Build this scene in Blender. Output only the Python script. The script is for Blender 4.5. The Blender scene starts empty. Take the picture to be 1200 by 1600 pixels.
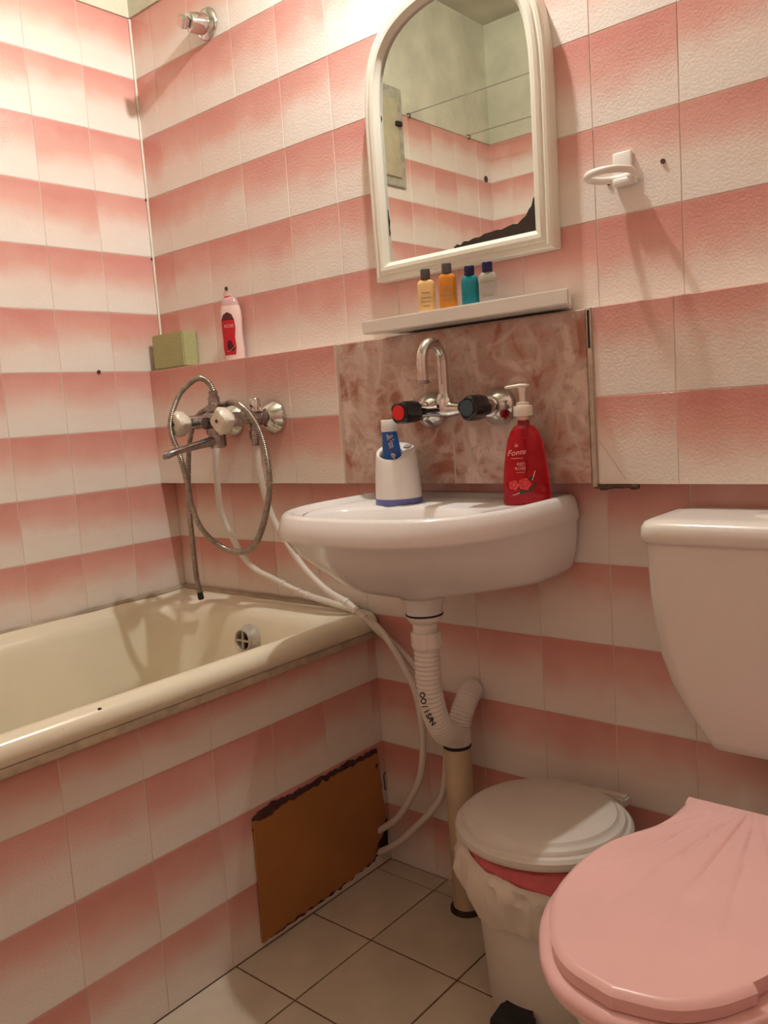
import bpy, bmesh, math, random
from mathutils import Vector, Matrix, noise
random.seed(7)
SC = bpy.context.scene
COL = SC.collection

# ------------------------------------------------------------------ camera, world, light, exposure
CAM = Vector((1.9622, -1.408, 1.052))
YAW, PITCH, ROLL, FPX = .7088, .1186, -.0707, 1317.25
fw = Vector((-math.sin(YAW)*math.cos(PITCH), math.cos(YAW)*math.cos(PITCH), -math.sin(PITCH)))
r0 = fw.cross(Vector((0, 0, 1))).normalized(); u0 = r0.cross(fw)
rt = r0*math.cos(ROLL) + u0*math.sin(ROLL); up = u0*math.cos(ROLL) - r0*math.sin(ROLL)
cd = bpy.data.cameras.new('camera'); cam = bpy.data.objects.new('camera', cd); COL.objects.link(cam)
cam.matrix_world = Matrix(((rt.x, up.x, -fw.x, CAM.x), (rt.y, up.y, -fw.y, CAM.y), (rt.z, up.z, -fw.z, CAM.z), (0, 0, 0, 1)))
cd.sensor_fit = 'VERTICAL'; cd.sensor_height = 36; cd.lens = FPX/1600*36; cd.clip_start = .01
SC.camera = cam
w = bpy.data.worlds.new('world'); SC.world = w; w.use_nodes = True
w.node_tree.nodes['Background'].inputs[0].default_value = (.02, .02, .02, 1)
w.node_tree.nodes['Background'].inputs[1].default_value = 0.0
LAMP = Vector((1.015, -.17, 2.23)); LAMP_R = .015; LAMP_WATT = 36.5; LAMP_COL = (1.0, .99, .95)
SC.view_settings.view_transform = 'Standard'; SC.view_settings.look = 'None'
SC.cycles.max_bounces = 7; SC.cycles.diffuse_bounces = 4; SC.cycles.transmission_bounces = 6; SC.cycles.caustics_reflective = False; SC.cycles.caustics_refractive = False
SC.view_settings.exposure = 0.0; SC.view_settings.gamma = 1.0; SC.view_settings.use_curve_mapping = False

# ------------------------------------------------------------------ room measures
TW, TH, TOP = .15, .1519, 2.1142      # wall tile width and height, top of the tiling
ROOM_X, ROOM_Y, ROOM_Z = 2.30, -1.755, 2.58
TT = .005                             # tile thickness
ZR = lambda k: TOP - k*TH             # height of row line k
BOXY, BOX0, BOX1 = -.048, ZR(8), ZR(6)

# ------------------------------------------------------------------ materials
MATS = {}
def nodes(name):
    m = bpy.data.materials.new(name); m.use_nodes = True
    nt = m.node_tree; b = nt.nodes['Principled BSDF']
    return m, nt, b
def setin(b, **k):
    for n, v in k.items(): b.inputs[n].default_value = v
def mat(name, col, rough=.4, metal=0., var=0., scale=30., bump=0., bscale=200., coat=0., col2=None, trans=0., ior=1.45, sss=0.):
    if name in MATS: return MATS[name]
    m, nt, b = nodes(name)
    setin(b, Roughness=rough, Metallic=metal, IOR=ior)
    b.inputs['Base Color'].default_value = (*col, 1)
    if coat: b.inputs['Specular IOR Level'].default_value = .65
    if trans: b.inputs['Transmission Weight'].default_value = trans
    if sss:
        b.inputs['Subsurface Weight'].default_value = sss; b.inputs['Subsurface Radius'].default_value = (.01, .006, .004)
        b.inputs['Subsurface Scale'].default_value = 1.0
    tc = nt.nodes.new('ShaderNodeTexCoord')
    if var or col2:
        n = nt.nodes.new('ShaderNodeTexNoise'); n.inputs['Scale'].default_value = scale; n.inputs['Detail'].default_value = 3
        nt.links.new(tc.outputs['Object'], n.inputs['Vector'])
        r = nt.nodes.new('ShaderNodeValToRGB'); r.color_ramp.elements[0].position = .35; r.color_ramp.elements[1].position = .68
        c2 = col2 or tuple(c*(1-var) for c in col)
        r.color_ramp.elements[0].color = (*c2, 1); r.color_ramp.elements[1].color = (*col, 1)
        nt.links.new(n.outputs['Fac'], r.inputs['Fac']); nt.links.new(r.outputs['Color'], b.inputs['Base Color'])
    if bump:
        n = nt.nodes.new('ShaderNodeTexNoise'); n.inputs['Scale'].default_value = bscale; n.inputs['Detail'].default_value = 1
        nt.links.new(tc.outputs['Object'], n.inputs['Vector'])
        bp = nt.nodes.new('ShaderNodeBump'); bp.inputs['Strength'].default_value = bump; bp.inputs['Distance'].default_value = .002
        nt.links.new(n.outputs['Fac'], bp.inputs['Height']); nt.links.new(bp.outputs['Normal'], b.inputs['Normal'])
    MATS[name] = m; return m

def mix_rgb(nt, a, b, fac):
    mx = nt.nodes.new('ShaderNodeMix'); mx.data_type = 'RGBA'
    for sock, v in ((mx.inputs[6], a), (mx.inputs[7], b)):
        if hasattr(v, 'links'): nt.links.new(v, sock)
        else: sock.default_value = (*v, 1)
    if hasattr(fac, 'links'): nt.links.new(fac, mx.inputs[0])
    else: mx.inputs[0].default_value = fac
    return mx.outputs[2]
def math_node(nt, op, a, b=None, clamp=False):
    n = nt.nodes.new('ShaderNodeMath'); n.operation = op; n.use_clamp = clamp
    for i, v in enumerate((a, b)):
        if v is None: continue
        if hasattr(v, 'links'): nt.links.new(v, n.inputs[i])
        else: n.inputs[i].default_value = v
    return n.outputs[0]

def tile_material():
    # glazed wall tile: rose glaze at the upper edge that fades to cream lower down
    m, nt, b = nodes('rose_glazed_tile')
    tc = nt.nodes.new('ShaderNodeTexCoord'); oi = nt.nodes.new('ShaderNodeObjectInfo')
    sep = nt.nodes.new('ShaderNodeSeparateXYZ'); nt.links.new(tc.outputs['Object'], sep.inputs[0])
    add = nt.nodes.new('ShaderNodeVectorMath'); add.operation = 'ADD'
    sc = nt.nodes.new('ShaderNodeVectorMath'); sc.operation = 'SCALE'; sc.inputs['Scale'].default_value = 7.3
    nt.links.new(oi.outputs['Location'], sc.inputs[0]); nt.links.new(tc.outputs['Object'], add.inputs[0]); nt.links.new(sc.outputs[0], add.inputs[1])
    n1 = nt.nodes.new('ShaderNodeTexNoise'); n1.inputs['Scale'].default_value = 12; n1.inputs['Detail'].default_value = 2
    nt.links.new(add.outputs[0], n1.inputs['Vector'])
    t = math_node(nt, 'DIVIDE', sep.outputs['Z'], TH)
    t = math_node(nt, 'ADD', t, math_node(nt, 'MULTIPLY', math_node(nt, 'SUBTRACT', n1.outputs['Fac'], .5), .34))
    t = math_node(nt, 'ADD', t, math_node(nt, 'MULTIPLY', math_node(nt, 'SUBTRACT', oi.outputs['Random'], .43), .24))
    r = nt.nodes.new('ShaderNodeValToRGB'); cr = r.color_ramp; cr.interpolation = 'LINEAR'
    cr.elements[0].position = .10; cr.elements[0].color = (.82, .755, .69, 1)
    cr.elements[1].position = 1.05; cr.elements[1].color = (.64, .285, .245, 1)
    e = cr.elements.new(.38); e.color = (.80, .68, .61, 1)
    e = cr.elements.new(.70); e.color = (.72, .395, .335, 1)
    nt.links.new(t, r.inputs['Fac'])
    nt.links.new(r.outputs['Color'], b.inputs['Base Color'])
    n2 = nt.nodes.new('ShaderNodeTexNoise'); n2.inputs['Scale'].default_value = 230; n2.inputs['Detail'].default_value = 0.6
    nt.links.new(add.outputs[0], n2.inputs['Vector'])
    bp = nt.nodes.new('ShaderNodeBump'); bp.inputs['Strength'].default_value = .20; bp.inputs['Distance'].default_value = .0022
    nt.links.new(n2.outputs['Fac'], bp.inputs['Height'])
    nt.links.new(bp.outputs['Normal'], b.inputs['Normal'])
    setin(b, Roughness=.20); b.inputs['Specular IOR Level'].default_value = .45
    return m

def marble_material():
    m, nt, b = nodes('brown_pink_marble_glaze')
    tc = nt.nodes.new('ShaderNodeTexCoord'); oi = nt.nodes.new('ShaderNodeObjectInfo')
    add = nt.nodes.new('ShaderNodeVectorMath'); add.operation = 'ADD'
    nt.links.new(tc.outputs['Object'], add.inputs[0]); nt.links.new(oi.outputs['Location'], add.inputs[1])
    n1 = nt.nodes.new('ShaderNodeTexNoise'); n1.inputs['Scale'].default_value = 13; n1.inputs['Detail'].default_value = 6; n1.inputs['Distortion'].default_value = .8
    n2 = nt.nodes.new('ShaderNodeTexNoise'); n2.inputs['Scale'].default_value = 10; n2.inputs['Detail'].default_value = 5; n2.inputs['Distortion'].default_value = .9
    n3 = nt.nodes.new('ShaderNodeTexNoise'); n3.inputs['Scale'].default_value = 60; n3.inputs['Detail'].default_value = 6; n3.inputs['Distortion'].default_value = 1.2
    for n in (n1, n2, n3): nt.links.new(add.outputs[0], n.inputs['Vector'])
    r = nt.nodes.new('ShaderNodeValToRGB'); cr = r.color_ramp
    cr.elements[0].position = .38; cr.elements[0].color = (.34, .135, .09, 1)
    cr.elements[1].position = .62; cr.elements[1].color = (.66, .50, .43, 1)
    e = cr.elements.new(.46); e.color = (.48, .28, .215, 1)
    e = cr.elements.new(.55); e.color = (.47, .33, .27, 1)
    nt.links.new(n1.outputs['Fac'], r.inputs['Fac'])
    v = math_node(nt, 'ABSOLUTE', math_node(nt, 'SUBTRACT', n2.outputs['Fac'], .5))
    v = math_node(nt, 'SUBTRACT', 1.0, math_node(nt, 'MULTIPLY', v, 13.0), clamp=True)
    c = mix_rgb(nt, r.outputs['Color'], (.66, .53, .46), math_node(nt, 'MULTIPLY', v, .55))
    g = math_node(nt, 'MULTIPLY', math_node(nt, 'SUBTRACT', n3.outputs['Fac'], .55, clamp=True), 3.0, clamp=True)
    c = mix_rgb(nt, c, (.27, .13, .09), math_node(nt, 'MULTIPLY', g, .85))
    nt.links.new(c, b.inputs['Base Color'])
    bp = nt.nodes.new('ShaderNodeBump'); bp.inputs['Strength'].default_value = .2; bp.inputs['Distance'].default_value = .001
    nt.links.new(n3.outputs['Fac'], bp.inputs['Height']); nt.links.new(bp.outputs['Normal'], b.inputs['Normal'])
    setin(b, Roughness=.33)
    return m

M_TILE = tile_material(); M_MARBLE = marble_material()
M_GROUT = mat('pale_grout', (.82, .69, .60), .7, var=.25, scale=9)
M_PLASTER = mat('old_grey_green_plaster', (.70, .69, .54), .9, var=.22, scale=7, bump=.6, bscale=90)
M_CEIL = mat('old_ceiling_paint', (.62, .60, .48), .9, var=.25, scale=5, bump=.4, bscale=60)
M_FLOORTILE = mat('beige_floor_tile', (.66, .57, .46), .32, var=.14, scale=9, bump=.08, bscale=260)
M_FLOORGROUT = mat('brown_floor_grout', (.20, .12, .065), .9, var=.4, scale=40)
M_WHITE = mat('white_ceramic', (.80, .77, .75), .12, coat=.5)
M_CISTERN = mat('white_cistern_plastic', (.79, .75, .69), .22, var=.04, scale=6)
M_ENAMEL = mat('yellowed_enamel', (.86, .79, .62), .16, var=.06, scale=5, coat=.35)
M_CAULK = mat('grubby_caulk', (.52, .42, .31), .8, var=.4, scale=9)
M_CHROME = mat('chrome', (.62, .60, .57), .13, metal=1.)
M_CHROMEW = mat('worn_chrome', (.46, .44, .42), .20, metal=1., var=.45, scale=60)
M_HOSE = mat('dull_metal_hose', (.40, .36, .31), .30, metal=1., var=.3, scale=70)
M_WPLAST = mat('white_plastic', (.80, .75, .69), .35)
M_WTUBE = mat('white_braided_tube', (.74, .68, .60), .45)
M_BLACK = mat('black_plastic', (.010, .009, .010), .22)
M_RUBBER = mat('black_rubber', (.012, .010, .010), .6)
M_RED = mat('red_enamel', (.75, .02, .02), .25)
M_NAVYD = mat('slate_blue_disc', (.035, .065, .095), .3)
M_DARKHOLE = mat('dark_hole', (.03, .018, .010), .9)
M_NAIL = mat('rusty_nail', (.075, .04, .02), .7)
M_FRAME = mat('cream_frame_paint', (.80, .77, .66), .3)

# ------------------------------------------------------------------ mesh helpers
def link(o, parent=None):
    COL.objects.link(o)
    if parent is not None: o.parent = parent
    return o
def mesh_obj(name, verts, faces, m, parent=None, smooth=True, loc=None):
    me = bpy.data.meshes.new(name); me.from_pydata([tuple(v) for v in verts], [], faces); me.update()
    if m: me.materials.append(m)
    if smooth:
        for p in me.polygons: p.use_smooth = True
    o = bpy.data.objects.new(name, me)
    if loc is not None: o.location = loc
    return link(o, parent)
def bm_obj(name, bm, m, parent=None, smooth=False, loc=None, recalc=True):
    if recalc: bmesh.ops.recalc_face_normals(bm, faces=bm.faces)
    me = bpy.data.meshes.new(name); bm.to_mesh(me); bm.free()
    if m: me.materials.append(m)
    if smooth:
        for p in me.polygons: p.use_smooth = True
    o = bpy.data.objects.new(name, me)
    if loc is not None: o.location = loc
    return link(o, parent)
def smooth_by_angle(o, ang=35):
    me = o.data
    bm = bmesh.new(); bm.from_mesh(me)
    for e in bm.edges:
        if len(e.link_faces) == 2: e.smooth = e.calc_face_angle(0) < math.radians(ang)
    for f_ in bm.faces: f_.smooth = True
    bm.to_mesh(me); bm.free()
    return o
def empty(name, loc, label, cat, group=None):
    o = bpy.data.objects.new(name, None); o.empty_display_size = .02; o.location = loc
    o['label'] = label; o['category'] = cat
    if group: o['group'] = group
    return link(o)
def tag(o, label, cat, group=None):
    o['label'] = label; o['category'] = cat
    if group: o['group'] = group
    return o
def struct(o): o['kind'] = 'structure'; return o
def add_box(bm, c, s, rot=None):
    r = bmesh.ops.create_cube(bm, size=1.0)
    M = Matrix.Translation(c) @ (rot.to_4x4() if rot else Matrix.Identity(4)) @ Matrix.Diagonal((*s, 1))
    bmesh.ops.transform(bm, matrix=M, verts=r['verts']); return r['verts']
def box(name, lo, hi, m, parent=None, bevel=0., seg=2, loc=(0, 0, 0)):
    bm = bmesh.new(); lo = Vector(lo); hi = Vector(hi)
    add_box(bm, (lo+hi)/2, hi-lo)
    if bevel: bmesh.ops.bevel(bm, geom=bm.edges[:], offset=bevel, segments=seg, affect='EDGES', profile=.5)
    o = bm_obj(name, bm, m, parent, loc=loc)
    if bevel: smooth_by_angle(o, 50)
    return o
def frame_from(d):
    d = Vector(d).normalized()
    a = Vector((0, 0, 1)) if abs(d.z) < .9 else Vector((1, 0, 0))
    x = a.cross(d).normalized(); y = d.cross(x)
    return x, y, d
def lathe_data(prof, origin=(0, 0, 0), axis=(0, 0, 1), seg=32, sx=1., sy=1., cap0=True, cap1=True, xdir=None):
    if xdir is not None:
        d = Vector(axis).normalized(); x = Vector(xdir); x = (x - d*x.dot(d)).normalized(); y = d.cross(x)
    else: x, y, d = frame_from(axis)
    O = Vector(origin); V = []; F = []
    for r, h in prof:
        for i in range(seg):
            a = 2*math.pi*i/seg
            V.append(O + d*h + x*(r*sx*math.cos(a)) + y*(r*sy*math.sin(a)))
    n = len(prof)
    for j in range(n-1):
        for i in range(seg):
            k = (i+1) % seg
            F.append((j*seg+i, j*seg+k, (j+1)*seg+k, (j+1)*seg+i))
    if cap0: F.append(tuple(reversed(range(seg))))
    if cap1: F.append(tuple((n-1)*seg+i for i in range(seg)))
    return V, F
def lathe(name, prof, m, parent=None, ang=40, **k):
    V, F = lathe_data(prof, **k)
    o = mesh_obj(name, V, F, m, parent); fix(o); return smooth_by_angle(o, ang)
def fix(o):
    bm = bmesh.new(); bm.from_mesh(o.data); bmesh.ops.recalc_face_normals(bm, faces=bm.faces); bm.to_mesh(o.data); bm.free(); return o
def catmull(pts, sub=12):
    P = [Vector(p) for p in pts]; P = [P[0]*2-P[1]] + P + [P[-1]*2-P[-2]]; out = []
    for i in range(1, len(P)-2):
        p0, p1, p2, p3 = P[i-1:i+3]
        for s in range(sub):
            t = s/sub
            out.append(.5*((2*p1)+(-p0+p2)*t+(2*p0-5*p1+4*p2-p3)*t*t+(-p0+3*p1-3*p2+p3)*t**3))
    out.append(P[-2]); return out
def resample(P, ds):
    L = [0.]
    for a, b in zip(P, P[1:]): L.append(L[-1]+(b-a).length)
    n = max(2, int(L[-1]/ds)); out = []; j = 0
    for i in range(n+1):
        s = L[-1]*i/n
        while j < len(L)-2 and L[j+1] < s: j += 1
        t = (s-L[j])/max(1e-9, L[j+1]-L[j]); out.append(P[j].lerp(P[j+1], t))
    return out, L[-1]
def tube_data(path, rad, seg=12, ds=.004):
    P, L = resample(path, ds); V = []; F = []
    T = (P[1]-P[0]).normalized(); x, y, _ = frame_from(T); n = len(P)
    for i, p in enumerate(P):
        t = (P[min(i+1, n-1)]-P[max(i-1, 0)]).normalized()
        q = T.rotation_difference(t); x = (q @ x); x = (x-t*x.dot(t)).normalized(); y = t.cross(x); T = t
        r = rad(i, i/(n-1)) if callable(rad) else rad
        for k in range(seg):
            a = 2*math.pi*k/seg; V.append(p + x*(r*math.cos(a)) + y*(r*math.sin(a)))
    for i in range(n-1):
        for k in range(seg):
            k2 = (k+1) % seg; F.append((i*seg+k, i*seg+k2, (i+1)*seg+k2, (i+1)*seg+k))
    F.append(tuple(reversed(range(seg)))); F.append(tuple((n-1)*seg+k for k in range(seg)))
    return V, F
def tube(name, pts, rad, m, parent=None, seg=12, ds=.004, sub=12, smooth=True):
    V, F = tube_data(catmull(pts, sub), rad, seg, ds); o = mesh_obj(name, V, F, m, parent, smooth); fix(o)
    return smooth_by_angle(o, 60)
def loft(name, rings, m, parent=None, cap0=True, cap1=True, ang=40):
    n = len(rings[0]); V = [p for r in rings for p in r]; F = []
    for j in range(len(rings)-1):
        for i in range(n):
            k = (i+1) % n; F.append((j*n+i, j*n+k, (j+1)*n+k, (j+1)*n+i))
    if cap0: F.append(tuple(reversed(range(n))))
    if cap1: F.append(tuple((len(rings)-1)*n+i for i in range(n)))
    o = mesh_obj(name, V, F, m, parent); fix(o); return smooth_by_angle(o, ang)
def rrect(x0, x1, y0, y1, r, z, seg=6):
    out = []
    for cx, cy, a0 in ((x1-r, y1-r, 0), (x0+r, y1-r, 90), (x0+r, y0+r, 180), (x1-r, y0+r, 270)):
        for i in range(seg+1):
            a = math.radians(a0+90*i/seg); out.append(Vector((cx+r*math.cos(a), cy+r*math.sin(a), z)))
    return out
def prism(name, poly, y0, y1, m, parent=None, bevel=0., to=lambda u, v, d: (u, d, v)):
    """extrude a 2-D outline (u, v) between depths y0 and y1"""
    bm = bmesh.new(); vs = [bm.verts.new(to(u, v, y0)) for u, v in poly]; f_ = bm.faces.new(vs)
    r = bmesh.ops.extrude_face_region(bm, geom=[f_]); nv = [e for e in r['geom'] if isinstance(e, bmesh.types.BMVert)]
    d = Vector(to(0, 0, y1))-Vector(to(0, 0, y0)); bmesh.ops.translate(bm, vec=d, verts=nv)
    if bevel: bmesh.ops.bevel(bm, geom=bm.edges[:], offset=bevel, segments=2, affect='EDGES')
    return smooth_by_angle(bm_obj(name, bm, m, parent), 50)
def lettering(name, text, size, m, parent, place, spacing=1., offset=0., extrude=0., align='CENTER', shear=0.):
    cu = bpy.data.curves.new('lettering', 'FONT'); cu.body = text; cu.size = size; cu.align_x = align; cu.align_y = 'CENTER'
    cu.space_character = spacing; cu.offset = offset; cu.resolution_u = 3; cu.shear = shear
    o = bpy.data.objects.new('lettering_source', cu); COL.objects.link(o)
    bpy.context.view_layer.update()
    me = bpy.data.meshes.new_from_object(o.evaluated_get(bpy.context.evaluated_depsgraph_get()))
    COL.objects.unlink(o); bpy.data.objects.remove(o)
    me.name = name
    for v in me.vertices: v.co = Vector(place(v.co.x, v.co.y))
    me.materials.clear(); me.materials.append(m)
    return link(bpy.data.objects.new(name, me), parent)
def flat_patch(name, poly, m, parent, place, thick=0.):
    bm = bmesh.new(); vs = [bm.verts.new(Vector(place(u, v))) for u, v in poly]; bm.faces.new(vs)
    bmesh.ops.triangulate(bm, faces=bm.faces[:])
    return bm_obj(name, bm, m, parent, recalc=False)
def circle_poly(cx, cy, rx, ry, n=20, a0=0): return [(cx+rx*math.cos(a0+2*math.pi*i/n), cy+ry*math.sin(a0+2*math.pi*i/n)) for i in range(n)]

# ------------------------------------------------------------------ tile mesh, shared by all wall tiles
def tile_mesh(name, tw, th, m, gap=.0016, ch=.0005):
    g = gap/2
    def rect(i, y): return [(g+i, y, g+i), (tw-g-i, y, g+i), (tw-g-i, y, th-g-i), (g+i, y, th-g-i)]
    V = rect(0, 0) + rect(0, -TT+ch) + rect(ch, -TT); F = []
    for j in (0, 4):
        for i in range(4): k = (i+1) % 4; F.append((j+i, j+k, j+4+k, j+4+i))
    F.append((8, 9, 10, 11))
    me = bpy.data.meshes.new(name); me.from_pydata(V, [], F); me.update(); me.materials.append(m); return me
TILE = tile_mesh('tile', TW, TH, M_TILE)
def put_tile(me, parent, loc, rz=0., sx=1., sz=1., name='tile'):
    o = bpy.data.objects.new(name, me); o.location = loc; o.rotation_euler = (random.uniform(-.0015, .0015), random.uniform(-.0015, .0015), rz)
    o.scale = (sx, 1, sz); return link(o, parent)
def columns(first, lo, hi):
    """(start, width) of tile columns between lo and hi with a joint at first"""
    xs = [lo]; k = math.floor((lo-first)/TW)+1
    while first+k*TW < hi-.004: 
        if first+k*TW > lo+.004: xs.append(first+k*TW)
        k += 1
    xs.append(hi); return [(a, b-a) for a, b in zip(xs, xs[1:])]
ROWS = [(ZR(k+1), TH) for k in range(13)] + [(0.0, ZR(13))]

# ------------------------------------------------------------------ structure
FS, FX0, FY0 = .212, .865, -.262
floor = struct(box('floor', (-.1, ROOM_Y-.1, -.1), (ROOM_X+.1, .1, -.0015), M_FLOORGROUT))
def floor_tile_mesh():
    g = .0019; t = .0012
    def rect(i, z): return [(g+i, g+i, z), (FS-g-i, g+i, z), (FS-g-i, FS-g-i, z), (g+i, FS-g-i, z)]
    V = rect(0, -.0016) + rect(0, -.0006) + rect(t, 0); F = []
    for j in (0, 4):
        for i in range(4): k = (i+1) % 4; F.append((j+i, j+k, j+4+k, j+4+i))
    F.append((8, 9, 10, 11))
    me = bpy.data.meshes.new('floor_tile'); me.from_pydata(V, [], F); me.update(); me.materials.append(M_FLOORTILE); return me
FT = floor_tile_mesh()
for i in range(-1, 8):
    for j in range(-8, 3):
        x, y = FX0+i*FS, FY0+j*FS
        if x+FS < .70 or x > ROOM_X or y+FS < ROOM_Y or y > 0: continue
        x0, x1, y0, y1 = max(x, .70), min(x+FS, ROOM_X), max(y, ROOM_Y), min(y+FS, -.001)
        if x1-x0 < .01 or y1-y0 < .01: continue
        o = bpy.data.objects.new('floor_tile', FT); o.location = (x0, y0, random.uniform(-.0004, .0003)); o.scale = ((x1-x0)/FS, (y1-y0)/FS, 1); link(o, floor)
ceiling = struct(box('ceiling', (-.1, ROOM_Y-.1, ROOM_Z), (ROOM_X+.1, .1, ROOM_Z+.1), M_CEIL))
G = .0009  # wall core lies this far behind the tile faces
wall_back = struct(box('wall_back', (-.1, G, -.1), (ROOM_X+.1, .1, ROOM_Z+.05), M_GROUT))
wall_left = struct(box('wall_left', (-.1, ROOM_Y-.1, -.1), (-G, .1, ROOM_Z+.05), M_GROUT))
wall_front = struct(box('wall_front', (-.1, ROOM_Y-.1, -.1), (ROOM_X+.1, ROOM_Y-G, ROOM_Z+.05), M_GROUT))
wall_right = struct(box('wall_right', (ROOM_X+G, ROOM_Y-.1, -.1), (ROOM_X+.1, .1, ROOM_Z+.05), M_GROUT))
# plaster band above the tiles on each wall
box('plaster', (0, -.004, TOP), (ROOM_X, G+.001, ROOM_Z), M_PLASTER, wall_back)
box('plaster', (-G-.001, ROOM_Y, TOP), (.004, 0, ROOM_Z), M_PLASTER, wall_left)
box('plaster', (0, ROOM_Y-G-.001, TOP), (ROOM_X, ROOM_Y+.004, ROOM_Z), M_PLASTER, wall_front)
box('plaster', (ROOM_X-.004, ROOM_Y, TOP), (ROOM_X+G+.001, 0, ROOM_Z), M_PLASTER, wall_right)
for z, h in ROWS:
    for x, wd in columns(.086, 0, ROOM_X):
        if z+h < .54 and x+wd < .66: continue
        if z > BOX0-.01 and z+h < BOX1+.01: continue
        put_tile(TILE, wall_back, (x, TT, z), 0, wd/TW, h/TH)
    for y, wd in columns(-.154, ROOM_Y, 0):
        if z+h > .54: put_tile(TILE, wall_left, (-TT, y, z), math.pi/2, wd/TW, h/TH)
        put_tile(TILE, wall_right, (ROOM_X+TT, y+wd, z), -math.pi/2, wd/TW, h/TH)
    for x, wd in columns(.10, 0, ROOM_X):
        if z+h < .54 and x+wd < .66: continue
        put_tile(TILE, wall_front, (x+wd, ROOM_Y-TT, z), math.pi, wd/TW, h/TH)
# boxed-in pipes: a tiled ledge that runs along the back wall
pipe_box = struct(box('trim_1', (0, BOXY+G, BOX0+.001), (ROOM_X, G, BOX1-.001), M_GROUT))
for z in (BOX0, BOX0+TH):
    for x, wd in columns(.086, 0, .695)+[(1.2945, .1415)]+columns(1.436, 1.436, ROOM_X):
        if wd < .012: continue
        put_tile(TILE, pipe_box, (x, BOXY+TT, z), 0, wd/TW, 1)
ledge_tile = bpy.data.meshes.new('ledge_tile')
ledge_tile.from_pydata([(.0008, .001, 0), (TW-.0008, .001, 0), (TW-.0008, .048, 0), (.0008, .048, 0), (.0008, .001, -.004), (TW-.0008, .001, -.004), (TW-.0008, .048, -.004), (.0008, .048, -.004)], [], [(0, 1, 2, 3), (0, 4, 5, 1), (1, 5, 6, 2), (2, 6, 7, 3), (3, 7, 4, 0)])
ledge_tile.update(); ledge_tile.materials.append(mat('cream_tile_glaze', (.76, .60, .52), .3, var=.08))
for x, wd in columns(.086, 0, ROOM_X): put_tile(ledge_tile, pipe_box, (x, BOXY, BOX1), 0, wd/TW, 1, 'ledge_tile').rotation_euler = (0, 0, 0)
MB = tile_mesh('marble_tile', .2945, BOX1-BOX0, M_MARBLE, gap=.003, ch=.0012)
for x in (.6955, .990): put_tile(MB, pipe_box, (x, BOXY+TT-.002, BOX0), 0, 1, 1, 'marble_tile').rotation_euler = (0, 0, 0)
box('edge_strip', (1.2852, BOXY-.005, BOX0-.004), (1.2935, BOXY+.004, BOX1), mat('pale_edge_strip', (.62, .50, .40), .5, var=.3, scale=40), pipe_box, .001)
for x in (.6955, .990): box('grout_line', (x-.0018, BOXY-.0016, BOX0), (x+.0018, BOXY+.004, BOX1-.001), mat('marble_grout', (.60, .47, .40), .8, var=.15), pipe_box)
box('joint_gap', (1.2870, BOXY-.0052, BOX1-.068), (1.2915, BOXY-.0045, BOX1-.004), M_DARKHOLE, pipe_box)
# crack across the tile beside the marble
prism('crack', [(1.297, .9775), (1.2985, .9775), (1.3455, .9075), (1.344, .9075)], BOXY-.0004, BOXY+.001, mat('crack_line', (.60, .42, .35), .8), pipe_box)
for u in range(7):
    x = 1.286+u*.011
    box('mortar_lump', (x, BOXY-.003-random.random()*.004, BOX0-.006-random.random()*.004), (x+.013, BOXY+.012, BOX0-.001), mat('dark_mortar', (.17, .11, .075), .95, var=.5, scale=60), pipe_box, .002)
def nail(parent, p, axis, r=.0042):
    lathe('nail', [(r, 0), (r*1.05, .002), (r*.75, .0035), (r*.3, .003)], M_NAIL, parent, origin=p, axis=axis, seg=10)
nail(wall_left, (0, -.2011, 1.203), (1, 0, 0), .005)
nail(wall_left, (0, -1.714, 1.972), (1, 0, 0), .013)
nail(wall_left, (0, -.004, TOP-3.02*TH), (1, 0, 0), .004)
nail(wall_left, (0, -.004, TOP-4.03*TH), (1, 0, 0), .004)
nail(wall_back, (.2908, 0, 1.3825), (0, -1, 0), .0048)
nail(wall_back, (1.4068, 0, 1.4243), (0, -1, 0), .004)
nail(wall_back, (1.312, 0, 1.411), (0, -1, 0), .004)
tube('wire_hook', [(.7045, -.002, .215), (.706, -.010, .212), (.7075, -.012, .195), (.706, -.010, .178), (.7035, -.002, .176)], .0014, M_NAIL, wall_back, seg=6)
# tiled side wall of the bath
APX = .70
wall_tub = struct(box('wall_tub', (APX-.06, ROOM_Y, 0), (APX-G, 0, .552), M_GROUT))
apron_rows = [(0.0, ZR(13)), (ZR(13), TH), (ZR(12), TH), (ZR(11), .552-ZR(11))]
for z, h in apron_rows:
    for y, wd in columns(-.1795, ROOM_Y, -.027)+[(-.027, .026)]:
        put_tile(TILE, wall_tub, (APX-TT, y, z), math.pi/2, wd/TW, h/TH)

# ------------------------------------------------------------------ wall lamp above the mirror (its bulb lights the room)
lamp = empty('wall_lamp', (LAMP.x, 0, LAMP.z), 'bare bulb wall lamp on the plaster above the arched mirror', 'lamp')
def lp(*p): return tuple(Vector(p)-Vector((LAMP.x, 0, LAMP.z)))
lathe('lamp_base', [(.045, .004), (.045, .012), (.03, .022), (.012, .026)], M_WPLAST, lamp, axis=(0, -1, 0))
tube('lamp_arm', [(0, -.02, 0), (0, LAMP.y*.5, .012), (0, LAMP.y+.012, .055), (0, LAMP.y, .062)], .007, M_WPLAST, lamp, ds=.01)
lathe('socket', [(.010, .075), (.020, .070), (.020, .040), (.016, .036)], M_WPLAST, lamp, origin=(0, LAMP.y, 0))
m, nt, b = nodes('glowing_bulb'); b.inputs['Emission Color'].default_value = (*LAMP_COL, 1); b.inputs['Emission Strength'].default_value = 60.0; m.cycles.emission_sampling = 'NONE'
b.inputs['Base Color'].default_value = (1, 1, 1, 1)
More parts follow.
